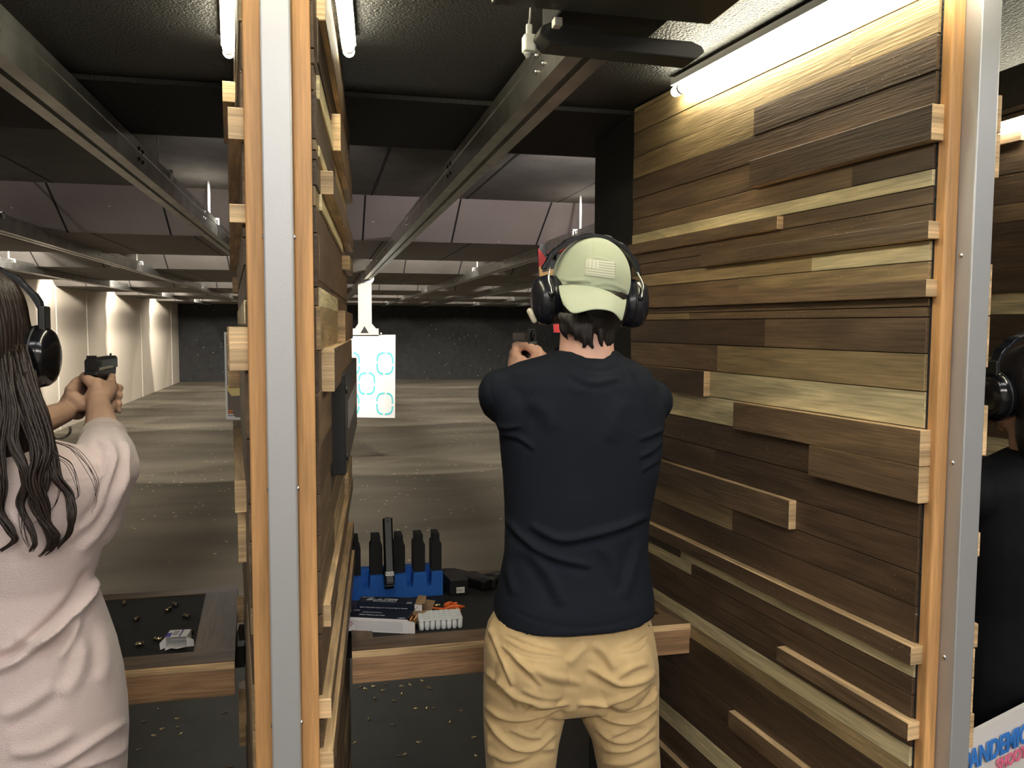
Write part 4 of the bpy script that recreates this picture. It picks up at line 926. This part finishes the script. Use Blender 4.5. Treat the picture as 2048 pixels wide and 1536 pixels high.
pg = pistol('black pistol with a small white tag stood muzzle-up in the foam rack', Mv)
mb = MB(); cT = Mv @ Vector((0,-.0487,.021)); xx = Vector((1,0,0)); zz = (Mv.to_3x3() @ Vector((0,-1,0))).normalized(); yy = zz.cross(xx)
lp = Mv @ Vector((0,-.020,.0368)); R3 = Mv.to_3x3(); gy = R3 @ Vector((0,1,0)); gz = R3 @ Vector((0,0,1)); mb.box(lp, (.023,.011,.0012), R3); lb = mb.build('tag', M_LABEL, pg)
text_mesh('K15D', .009, lp+Vector((-.0105,0,0))+gz*.0008-gy*.0032, (1,0,0), gy, 'tag_text', M_INK, lb)
# ------------------------------------------------------------------ ammunition boxes
M_NAVY = mat('navy_card', (.014,.020,.042), .4); M_CARD = mat('brown_card', (.36,.22,.12), .85); M_WCARD = mat('white_card', (.90,.88,.88), .6); M_CARDI = mat('card_inside', (.30,.19,.11), .9)
M_GREYINK = mat('grey_ink', (.45,.45,.50), .6); M_SIL = mat('silver_ink', (.68,.70,.75), .4); M_RED = mat('red_ink', (.5,.03,.03), .6); M_LGREY = mat('pale_grey_ink', (.60,.58,.62), .7)
def frame3(o, px_dir): return o
# front box: long, on its side
A = hitZ(694,1262,ZM); Bp = hitZ(815,1268,ZM); ex = (Bp-A).normalized(); ey = Vector((-ex.y,ex.x,0)); L1 = (Bp-A).length; h1 = .037; d1 = .062
bx = thing('ammunition_box', 'front black-topped ammunition box with a white printed side, open at its right end', 'box', A, 'ammunition boxes on the shelf')
def BX(o, ex, ey): return lambda u, v, w: o+ex*u+ey*v+Vector((0,0,w))
P = BX(A, ex, ey)
th = .0009
def panel(par, name, m, u0,u1,v0,v1,w0,w1, P=P):
    mb = MB(); mb.box8([P(u,v,w) for u in (u0,u1) for v in (v0,v1) for w in (w0,w1)]); return mb.build(name, m, par)
side = panel(bx,'white_side',M_WCARD,0,L1,0,th,0,h1); top = panel(bx,'black_top',M_NAVY,0,L1,0,d1,h1,h1+th); panel(bx,'rear_side',M_NAVY,0,L1,d1-th,d1,0,h1); panel(bx,'bottom',M_CARD,0,L1,0,d1,0,th); panel(bx,'left_end',M_NAVY,0,th,0,d1,0,h1)
mb = MB(); mb.extrude([P(L1,0,.001),P(L1+.020,-.003,.003),P(L1+.020,-.003,.030),P(L1,0,h1-.002)], ey*th); mb.build('end_flap', M_WCARD, bx)
mb = MB(); mb.extrude([P(L1,.004,h1),P(L1,d1-.004,h1),P(L1+.016,d1-.014,h1+.020),P(L1+.016,.016,h1+.020)], (0,0,th)); mb.build('end_flap', M_CARDI, bx)
mb = MB(); mb.extrude([P(L1,d1,.001),P(L1+.030,d1+.018,.003),P(L1+.030,d1+.018,.034),P(L1,d1,h1)], ey*th); mb.build('end_flap', M_CARDI, bx)
front = -ey
for i in range(9):
    u1 = .020 if i < 5 else .004
    mb = MB(); mb.box(P((u1+L1-.012)/2, -.0004, .006+i*.0028), (L1-.012-u1, .0003, .0011), Matrix.Rotation(math.atan2(ex.y,ex.x),3,'Z')); mb.build('print_line', M_LGREY, side)
mb = MB(); c = P(.0095,-.0005,.020); r_ = .0062
for a in range(4):
    p = [c+ex*(r_*math.cos(a*math.pi/2))+Vector((0,0,r_*math.sin(a*math.pi/2))), c+ex*(r_*math.cos((a+1)*math.pi/2))+Vector((0,0,r_*math.sin((a+1)*math.pi/2)))]
    mb.tube(p, .0006, 6)
mb.build('warning_diamond', M_RED, side)
text_mesh('!', .009, P(.0080,-.0006,.0168), ex, (0,0,1), 'warning_mark', M_INK, side)
text_mesh('AMMUNITION', .0062, P(.030,.036,h1+th), ex, ey, 'top_text', M_SIL, top, sx=1.3); text_mesh('Full Metal Jacket', .0088, P(.026,.017,h1+th), ex, ey, 'top_text', M_SIL, top, shear=.25, sx=1.15)
text_mesh('CCI', .010, P(.002,.046,h1+th), ex, ey, 'top_text', M_SIL, top, shear=.2); text_mesh('180', .010, P(L1-.030,.003,h1+th), ex, ey, 'top_text', M_SIL, top, sx=1.4, shear=.2)
# rear box
A2 = P(.004, d1+.010, 0); ex2 = (ex+ey*.03).normalized(); ey2 = Vector((-ex2.y,ex2.x,0)); P2 = BX(A2, ex2, ey2); L2 = L1-.004; h2 = .050; d2 = .050
b2 = thing('ammunition_box', 'rear navy ammunition box behind the white-sided one, open at its right end', 'box', A2, 'ammunition boxes on the shelf')
fr = panel(b2,'front_side',M_NAVY,0,L2,0,th,0,h2,P2); tp = panel(b2,'top',M_NAVY,0,L2,0,d2,h2,h2+th,P2); panel(b2,'rear_side',M_NAVY,0,L2,d2-th,d2,0,h2,P2); panel(b2,'bottom',M_CARD,0,L2,0,d2,0,th,P2); panel(b2,'left_end',M_NAVY,0,th,0,d2,0,h2,P2)
text_mesh('BLAZER', .021, P2(.018,.020,h2+th), ex2, ey2, 'top_text', M_SIL, tp, sx=1.15, shear=.35, bold=.0002); text_mesh('AMMUNITION', .0075, P2(.040,.010,h2+th), ex2, ey2, 'top_text', M_SIL, tp, sx=1.3); text_mesh('50', .012, P2(L2-.024,.004,h2+th), ex2, ey2, 'top_text', M_SIL, tp, sx=1.2, shear=.2)
text_mesh('9mm LUGER', .006, P2(.004,.040,h2+th), ex2, ey2, 'top_text', M_SIL, tp); text_mesh('Blazer is the perfect target and training cartridge for shooters', .0052, P2(.008,-.0004,.037), ex2, (0,0,1), 'front_text', M_SIL, fr, sx=.98)
text_mesh('who want reliability and value', .0052, P2(.040,-.0004,.029), ex2, (0,0,1), 'front_text', M_SIL, fr, sx=.98)
mb = MB(); mb.extrude([P2(L2,.002,h2-.002),P2(L2+.026,.006,h2+.001),P2(L2+.026,d2*.6,h2+.014),P2(L2,d2-.002,h2+.008)], (0,0,th)); mb.build('end_flap', M_CARDI, b2)
mb = MB(); mb.extrude([P2(L2,0,.018),P2(L2+.020,-.002,.018),P2(L2+.020,-.002,h2),P2(L2,0,h2)], ey2*th); mb.build('end_flap', M_WCARD, b2)
mb = MB(); mb.extrude([P2(L2,d2,.001),P2(L2+.032,d2-.008,.001),P2(L2+.046,d2-.004,h2-.004),P2(L2,d2,h2)], ey2*th); mb.build('end_flap', M_CARDI, b2)
# cartridges spilling out of the front box
M_COPPER = mat('copper_bullet', (.62,.32,.18), .3, metal=1.)
cart = []
for i in range(4):
    for j in range(2):
        if i == 3 and j: continue
        o = P(L1-.004+.0105*j, .012+.0115*i, .012); ax = (ex*.35+Vector((0,0,.9))+ey*random.uniform(-.1,.1)).normalized()
        t = thing('cartridge', 'brass cartridge poking out of the open end of the front ammunition box', 'cartridge', o, 'loose cartridges in the open box')
        mb = MB(); mb.lathe(o, ax, [(0,.0049),(.0012,.0049),(.0014,.0042),(.0024,.0042),(.0026,.0048),(.019,.0048)], 14); mb.build('case', M_BRASS, t)
        mb = MB(); mb.lathe(o+ax*.019, ax, [(0,.0045),(.004,.0043),(.008,.0030),(.0105,.0008)], 14); mb.build('bullet', M_COPPER, t)
# plastic cartridge tray
M_TRAY = mat('frosted_plastic', (.90,.93,.95), .35, spec=.5, trans=.15)
T0 = hitZ(838,1263,ZM); T1 = hitZ(926,1257,ZM); te = (T1-T0).normalized(); tf = Vector((-te.y,te.x,0)); TL = (T1-T0).length
tr = thing('cartridge_tray', 'frosted white plastic cartridge tray, upturned and empty, beside the open box', 'tray', T0)
cw = TL/8
for i in range(8):
    for j in range(5):
        c = T0+te*(cw*(i+.5))+tf*(cw*(j+.5)*1.02); mb = MB(); mb.lathe((c.x,c.y,ZM), (0,0,1), [(0,.0025),(.0008,cw*.36),(.003,cw*.455),(.026,cw*.47)], 12); mb.build('cup', M_TRAY, tr)
        mb = MB(); mb.lathe((c.x,c.y,ZM+.0275), (0,0,1), [(0,cw*.40),(.0016,cw*.36),(.0020,.001)], 12); mb.build('rim', M_TRAY, tr)
mb = MB(); c = T0+te*TL/2+tf*cw*2.55; mb.box((c.x,c.y,ZM+.0265), (TL, cw*5.1, .0022), Matrix.Rotation(math.atan2(te.y,te.x),3,'Z')); mb.build('deck', M_TRAY, tr, bevel=.0008)
# orange plastic piece
M_OR = mat('orange_plastic', (.85,.16,.03), .4)
def zo(x, y, w): p = hitZ(680+x*.1318, 1160+y*.1318, ZM+w); return p
mb = MB()
blob(mb, [zo(1395,420,.005), zo(1500,435,.005), zo(1600,440,.006)], [.0028,.003,.004]); blob(mb, [zo(1600,380,.008), zo(1680,360,.010), zo(1760,400,.010), zo(1890,405,.006)], [.006,.0075,.008,.002], .6)
blob(mb, [zo(1600,440,.006), zo(1680,415,.008), zo(1770,420,.008)], [.005,.007,.006], .6); blob(mb, [zo(1750,420,.007), zo(1830,455,.004)], [.005,.0022]); blob(mb, [zo(1740,350,.012), zo(1775,345,.013)], [.003,.002])
oc = fuse(mb, .0012, 1, 'chamber_flag', M_OR); tag(oc, 'bright orange plastic chamber flag lying on the black mat behind the tray', 'chamber flag')
# labelled magazine box
q0 = hitZ(905,1192,ZM); q1 = hitZ(935,1190,ZM); me_ = (q1-q0).normalized(); mf = Vector((-me_.y,me_.x,0)); mw_ = (q1-q0).length*1.25
mg = thing('magazine_loader', 'black plastic block with a white ST2.1 tag on the mat right of the rack', 'magazine loader', q0)
Pm = BX(q0-me_*.008, me_, mf); mb = MB(); mb.box8([Pm(u,v,w)-(me_*.012 if v else me_*0) for u in (0,mw_) for v in (0,.085) for w in (0,.048)]); mb.build('housing', M_GUN, mg, bevel=.003)
mb = MB(); c = hitP(921,1180,Pm(0,-.001,0),mf); mb.box(c, (.024,.0014,.017), Matrix.Rotation(math.atan2(me_.y,me_.x)+.03,3,'Z')); lb = mb.build('tag', M_LABEL, mg)
text_mesh('ST2.1', .0088, c-me_*.0108-mf*.0009+Vector((0,0,-.003)), me_, (0,0,1), 'tag_text', M_INK, lb)
# second pistol, lying on the mat beside the man's hip
q = hitZ(962,1172,ZM); Ml = Matrix.Translation((q.x,q.y,ZM+.019)) @ Matrix.Rotation(math.radians(38),4,'Z') @ Matrix.Rotation(math.radians(-90),4,'Y') @ Matrix.Translation((0,0,0))
pistol('black pistol lying on its side on the mat by the man\'s left hip', Ml)
# torn box in the left lane
q = hitZ(331,1296,ZM); a_ = math.radians(-4); te = Vector((math.cos(a_),math.sin(a_),0)); tf = Vector((-te.y,te.x,0)); Pt = BX(q, te, tf)
w_ = .050; dd = .046; hh = .026
tb = thing('torn_carton', 'small torn open white and blue carton on the left shelf mat', 'box', q)
def pt(name, m, u0,u1,v0,v1,w0,w1): return panel(tb,name,m,u0,u1,v0,v1,w0,w1,Pt)
M_BLUEP = mat('blue_print', (.05,.04,.42), .5); M_PURP = mat('purple_print', (.16,.10,.30), .5)
pt('side',M_WCARD,0,th,0,dd,0,hh); pt('side',M_WCARD,w_-th,w_,0,dd,0,hh); pt('bottom',M_WCARD,0,w_,0,dd,0,th); pt('back',M_WCARD,0,w_,dd-th,dd,0,hh); tt = pt('top',M_WCARD,0,w_,0,dd,hh,hh+th)
panel(tt,'blue_band',M_BLUEP,0,.011,0,.026,hh+th,hh+th+.0003,Pt); panel(tt,'stripe',M_PURP,.030,.034,0,dd,hh+th,hh+th+.0003,Pt); panel(tt,'grey_print',M_GREYINK,.013,.026,.008,.038,hh+th,hh+th+.0003,Pt)
mb = MB(); mb.extrude([Pt(w_,0,0),Pt(w_+.018,-.008,.004),Pt(w_+.017,-.008,.020),Pt(w_,0,hh)], tf*th); mb.build('flap', M_WCARD, tb)
mb = MB(); mb.extrude([Pt(0,0,0),Pt(-.010,-.010,0),Pt(-.011,-.010,.016),Pt(0,0,hh)], tf*th); mb.build('flap', M_WCARD, tb)
mb = MB(); mb.extrude([Pt(0,0,.001),Pt(.004,-.020,.001),Pt(.016,-.014,.004),Pt(.030,-.018,.003),Pt(.050,-.016,.006),Pt(w_,0,.001)], (0,0,th)); mb.build('flap', M_WCARD, tb)
# ------------------------------------------------------------------ lane control panel on the middle partition
nR = GR.nrm(); nu = Vector((-nR.y, nR.x, 0)); c1, c2 = GR.hit(657,850), GR.hit(684,850); yA, yB_ = c1.y, c2.y
zt, zb_ = GR.hit(657,770).z, GR.hit(657,955).z
cp = thing('control_panel', 'black framed lane control panel fixed to the middle partition', 'control panel', c1)
def G3(y, z, d): return Vector((GR.x(y), y, z))+nR*d
def gp(name, m, ya, yb, za, zb, d0, d1, par, bev=.002):
    mb = MB(); mb.box8([G3(y,z,d) for y in (ya,yb) for d in (d0,d1) for z in (za,zb)]); return mb.build(name, m, par, bevel=bev)
yB_ = YFAR-.03; yA = min(yA, yB_-.34)
hs = gp('housing', M_BLK, yA, yB_, zb_, zt+.02, .003, .030, cp); gp('screen', mat('grey_screen', (.20,.20,.21), .3), yA+.13, yB_-.05, zb_+.07, zt-.04, .028, .0315, hs, 0)
for z in (zb_+.03, zt-.01):
    mb = MB(); mb.lathe(G3(yA+.03,z,.030), nR, [(0,.008),(.003,.007)], 14); mb.build('button', M_MATTE, hs)
# ------------------------------------------------------------------ retriever gear over the lane
mb = MB(); mb.box8([(x,y,z) for x in (.27,.655) for y in (.95,1.335) for z in (2.115,2.2395)])
rt = mb.build('target_retriever', mat('retriever_black', (.02,.02,.021), .45), bevel=.006); tag(rt, 'black retriever housing hung from the ceiling over the man', 'retriever')
bt = thing('bumper_bar', 'long flat black bar across the near end of the central rail', 'bumper', (.52,1.40,2.10))
pts = [(1078,66),(1100,88),(1392,119),(1411,103),(1405,92),(1385,82),(1200,66),(1190,52),(1110,40),(1084,50)]
P3 = [hitY(x, y, 1.375) for x, y in pts]; mb = MB(); mb.extrude(P3, (0,.055,0)); mb.build('bar', M_MATTE, bt, bevel=.003)
mb = MB(); mb.box8([(x,y,z) for x in (.40,.60) for y in (1.34,1.50) for z in (2.135,2.239)]); mb.build('motor_block', M_BFOAM, bt, bevel=.004)
mb = MB(); mb.box(hitY(1114,46,1.36), (.014,.02,.014)); mb.build('white_tab', M_WHITE, bt, bevel=.002)
sw = thing('limit_switch', 'small white limit switch hanging on a cable beside the rail end', 'switch', hitY(1065,90,1.43))
c = hitY(1058,88,1.43)
mb = MB(); mb.box(c, (.022,.024,.030)); mb.build('body', M_WHITE, sw, bevel=.004)
mb = MB(); mb.lathe(c+Vector((0,0,-.015)), (0,0,-1), [(0,.009),(.004,.009),(.006,.006),(.010,.006)], 14); mb.build('plunger', mat('grey_plastic',(.25,.25,.25),.4), sw)
mb = MB(); mb.box(c+Vector((0,0,.024)), (.011,.006,.020)); mb.build('lug', M_WHITE, sw, bevel=.002)
mb = MB(); mb.tube(catmull([c+Vector((0,0,.03)), c+Vector((.003,0,.055)), c+Vector((-.002,-.03,.12))],5), .0028, 8); mb.build('cable', mat('grey_cable',(.2,.2,.2),.5), sw)
mb = MB(); mb.box(c+Vector((.018,0,.004)), (.016,.006,.014)); mb.build('arm', M_GALV, sw)
# ------------------------------------------------------------------ targets
M_PAPER = mat('target_paper', (.85,.87,.86), .7); M_CYAN = mat('cyan_ink', (.12,.66,.72), .6); M_HCARD = mat('hanger_card', (.86,.80,.66), .7)
TY = 9.6; ty = TY
tg = thing('paper_target', 'white paper target with blue-green rings hanging in the man\'s lane', 'target', hitY(731,750,TY))
def q3(x, y, d=0.): return hitY(x, y, TY-d)
mb = MB(); mb.extrude([q3(674,670),q3(791,669.5),q3(790,836),q3(672,834)], (0,.004,0)); sheet = mb.build('sheet', M_PAPER, tg)
for (x, y) in ((733.5,767),(769.5,807.5),(770,727),(703,727),(702,807.5)):
    n = 64; seg = []
    for k in range(n):
        a = 2*math.pi*k/n; e = .62
        seg.append((x+17*math.copysign(abs(math.cos(a))**e,math.cos(a)), y+22.5*math.copysign(abs(math.sin(a))**e,math.sin(a)), x+14.2*math.copysign(abs(math.cos(a))**e,math.cos(a)), y+19.2*math.copysign(abs(math.sin(a))**e,math.sin(a))))
    mb = MB()
    for k in range(n):
        if k % 16 == 0: continue
        s0, s1 = seg[k], seg[(k+1)%n]
        mb.add([q3(s0[0],s0[1],.003),q3(s1[0],s1[1],.003),q3(s1[2],s1[3],.003),q3(s0[2],s0[3],.003)], [(0,1,2,3)])
    mb.build('printed_ring', M_CYAN, sheet)
mb = MB()
mb.extrude([q3(716,566),q3(743,566),q3(743.5,647),q3(752,657),q3(757,657),q3(757.5,672),q3(705,672),q3(705,657),q3(710,657),q3(716.5,647)], (0,.01,0))
hg = mb.build('hanger_card', M_HCARD, tg)
mb = MB(); mb.extrude([q3(729,652,.004),q3(737.5,666,.004),q3(721,666,.004)], (0,.003,0)); mb.build('triangle_cutout', M_BLK, hg)
mb = MB(); mb.lathe(q3(762,667,.01),(0,-1,0),[(0,.012),(.02,.012),(.03,.006)],12); mb.build('clip', M_WHITE, tg)
ca = thing('target_carriage', 'grey metal carriage gripping the central rail above the white target', 'carriage', q3(735,545))
mb = MB(); mb.extrude([q3(722,541,.01),q3(748,541,.01),q3(748,560,.01),q3(744,566,.01),q3(722,565,.01)], (0,.02,0)); mb.build('plate', mat('carriage_grey', (.5,.52,.55), .4, metal=.3), ca)
mb = MB(); mb.extrude([q3(722,521,.012),q3(733,521,.012),q3(733,543,.012),q3(722,543,.012)], (0,.03,0)); mb.build('cheek', mat('carriage_grey', (.5,.52,.55), .4), ca)
mb = MB(); mb.tube([q3(714,529,.0),q3(736,529,.0)], .012, 10); mb.build('axle', M_SCREW, ca)
TY = 8.2
t2 = thing('paper_target', 'grey-brown illustrated paper target with a white border in the left lane', 'target', q3(508,750))
mb = MB(); mb.extrude([q3(448,664),q3(566,666),q3(568,841),q3(452,838.5)], (0,.004,0)); sh2 = mb.build('sheet', M_PAPER, t2)
mb = MB(); mb.extrude([q3(452.5,669.5,.002),q3(562,671,.002),q3(563,836,.002),q3(456,834.5,.002)], (0,.001,0)); pn = mb.build('printed_field', mat('taupe_print', (.20,.165,.145), .7), sh2)
mb = MB(); mb.extrude([q3(*p,.004) for p in [(453,778),(460,757),(472,748),(500,745),(520,770),(500,790),(463,792)]], (0,.001,0)); mb.build('yellow_shape', mat('yellow_print', (.85,.70,.30), .7), sh2)
mb = MB(); mb.extrude([q3(*p,.004) for p in [(467,752),(466,742),(460,730),(461,726),(465,729),(463,722),(467,722),(469,730),(471,721),(474,730),(478,750)]], (0,.001,0)); mb.build('hand_shape', M_PAPER, sh2)
mb = MB(); mb.extrude([q3(*p,.004) for p in [(455,673),(478,671),(478,678),(455,679)]], (0,.001,0)); mb.build('headline', M_PAPER, sh2)
for k, (w, c) in enumerate(((10,'o'),(9,'o'),(11,'w'),(14,'w'))):
    mb = MB(); mb.extrude([q3(*p,.004) for p in [(456,820+k*4),(456+w,820+k*4),(456+w,822.4+k*4),(456,822.4+k*4)]], (0,.001,0)); mb.build('print_line', mat('orange_print', (.85,.25,.08), .6) if c == 'o' else M_PAPER, sh2)
mb = MB(); mb.extrude([q3(495,600),q3(520,600),q3(520,668),q3(495,668)], (0,.01,0)); mb.build('hanger_card', M_HCARD, t2)
c = Vector((-.64, 8.2, 2.12)); mb = MB(); mb.box(c+Vector((0,0,-.06)), (.14,.03,.12)); o = mb.build('target_carriage', mat('carriage_grey', (.5,.52,.55), .4)); tag(o, 'grey metal carriage on the rail of the left lane, hidden by the partition', 'carriage')
TY = 5.85
t3 = thing('hanging_board', 'black, red and tan board hanging in the next lane, just left of the man\'s cap', 'board', q3(1100,560))
mb = MB(); mb.extrude([q3(1079,486),q3(1085,478),q3(1200,440),q3(1200,540),q3(1098,530),q3(1090,512),q3(1078,498)], (0,.02,0)); mb.build('black_panel', M_MATTE, t3)
mb = MB(); mb.extrude([q3(1076.5,496),q3(1084,505),q3(1092,516),q3(1104,508),q3(1150,545),q3(1150,665),q3(1108,665),q3(1104,610),q3(1098,540),q3(1078,536)], (0,.018,0)); mb.build('red_panel', mat('red_board', (.42,.022,.02), .6), t3)
mb = MB(); mb.extrude([q3(1078,534,.004),q3(1107,526,.004),q3(1112,560,.004),q3(1104,600,.004),q3(1080,560,.004)], (0,.018,0)); mb.build('tan_panel', mat('tan_board', (.62,.36,.13), .6), t3)
mb = MB(); mb.extrude([q3(1084,538,.008),q3(1102,540,.008),q3(1086,545,.008)], (0,.018,0)); mb.build('black_mark', M_MATTE, t3)
mb = MB(); mb.box((1.66,5.86,2.065),(.10,.03,.10)); mb.build('bracket', M_MATTE, t3)
# ------------------------------------------------------------------ white board at lower right
yb = 1.30; A = hitY(1915,1480,1.28); dirx = Vector((math.sin(math.radians(70)), math.cos(math.radians(70)), 0)); up = Vector((0,0,1)); nb = dirx.cross(up)
Bn = (math.sin(math.radians(160)), math.cos(math.radians(160)), 0)
A = hitP(1905,1486,A,Bn); Tt = hitP(2100,1385,A,Bn); zt = A.z
bd = thing('sign_board', 'white board printed in blue and pink at the lower right behind the post', 'sign', (A.x,A.y,0))
rise = (Tt-A).normalized(); dn = nb.cross(rise) if nb.cross(rise).z < 0 else -nb.cross(rise)
mb = MB(); C0 = A-rise*.0; C1 = A+rise*.62; mb.extrude([C0, C1, Vector((C1.x,C1.y,.0)), Vector((C0.x,C0.y,.0))], -nb*.008)
sf = mb.build('board', mat('white_board', (.80,.76,.72), .6), bd)
nf = Vector(Bn).normalized(); nf = nf if nf.dot(Vector(CAM)-A) > 0 else -nf
o_ = hitP(1918,1546,A,Bn)+nf*.004
r1 = (hitP(2045,1482,A,Bn)-hitP(1945,1532,A,Bn)).normalized(); u1 = nf.cross(r1)
text_mesh('PANDEMIC', .056, o_+nf*.001, r1, u1, 'printed_text', mat('blue_ink', (.04,.22,.68), .6), sf, ext=.001, bold=.0016, sx=.92)
text_mesh('SHOOTER', .034, hitP(1988,1541,A,Bn)+nf*.005, r1, u1, 'printed_text', mat('pink_ink', (.85,.18,.32), .6), sf, ext=.001, bold=.001)
# ------------------------------------------------------------------ lights and world
def area(name, loc, size, energy, col, rot=(0,0,0), sy=None):
    l = bpy.data.lights.new(name, 'AREA'); l.energy = energy; l.color = col; l.shape = 'RECTANGLE'; l.size = size; l.size_y = sy or size
    o = bpy.data.objects.new(name, l); COL.objects.link(o); o.location = loc; o.rotation_euler = rot; return o
# lobby ceiling fittings behind the photographer
M_DIFF = mat('lit_ceiling_panel', (1,1,1), .5, emit=((1.,.95,.88), 22))
M_DIFN = mat('lit_ceiling_panel_near', (1,1,1), .5, emit=((.93,.96,1.), 7))
for x, y, lab in ((-1.1,.35,'lit ceiling panel over the left lane mouth'),(.30,.35,"lit ceiling panel over the man's lane mouth"),(1.75,.35,'lit ceiling panel over the right lane mouth'),
        (-1.3,-1.7,'lit ceiling panel at the back of the lobby, left'),(.35,-1.7,'lit ceiling panel at the back of the lobby, middle'),(2.0,-1.7,'lit ceiling panel at the back of the lobby, right')):
    t = thing('ceiling_light', lab, 'lamp', (x,y,2.74), 'ceiling light panels in the lobby')
    mb = MB(); mb.box((x,y,2.737),(1.24,.34 if y > 0 else .64,.026)); mb.build('frame', M_WHITE, t)
    mb = MB(); mb.box((x,y,2.722),(1.18,.28 if y > 0 else .58,.006)); mb.build('diffuser', M_DIFN if y > 0 else M_DIFF, t)
def spot(loc, tgt, energy, ang, col=(1,.93,.82), blend=.12, r=.05):
    l = bpy.data.lights.new('range_spot', 'SPOT'); l.energy = energy; l.color = col; l.spot_size = math.radians(ang); l.spot_blend = blend; l.shadow_soft_size = r
    o = bpy.data.objects.new('range_spot', l); COL.objects.link(o); o.location = loc
    o.rotation_euler = (Vector(tgt)-Vector(loc)).to_track_quat('-Z','Y').to_euler(); return o
for y in (8.0, 12.3, 16.1, 20.0):
    for x in (-3.35, -1.2, 1.1, 3.4, 6.):
        spot((x, y, 2.36), (x, y+2.2, 1.01), 150, 84, blend=.06)
    spot((-2.5, y+.1, 2.38), (-3.9, y+1.75, 1.35), 190, 72, blend=.08)
for y in (5.0, 8.2, 12.5, 16.3, 20.3):  # wide fill spots added to brighten the range floor, no fittings
    for x in (-2.9, -.6, 1.7, 4.5):
        spot((x, y, 2.42), (x, y+.4, 0), 95, 165, blend=1.)
for x in (-2.6, -.3, 1.3, 3.2): spot((x, 3.15, 2.30), (x+.2, 5.7, 2.36), 170 if x > 0 else 55, 70, (1,.92,.88), .8)  # spots added behind the canopy edge to brighten the first baffle
spot((.2, 6.9, 2.38), (.5, 9.6, 1.15), 1500, 26, (1,.97,.92), .6)
spot((-.9, 6.9, 2.38), (-.6, 8.2, 1.2), 80, 26, (1,.97,.92), .6)
W = bpy.data.worlds.new('world'); SC.world = W; W.use_nodes = True
W.node_tree.nodes['Background'].inputs[0].default_value = (.5,.5,.5,1); W.node_tree.nodes['Background'].inputs[1].default_value = .03
vs = SC.view_settings; vs.view_transform = 'Standard'; vs.look = 'None'; vs.gamma = 1; vs.exposure = .2; vs.use_curve_mapping = False
SC.cycles.max_bounces = 6; SC.cycles.diffuse_bounces = 3; SC.cycles.use_denoising = True
SC.cycles.sample_clamp_indirect = 6
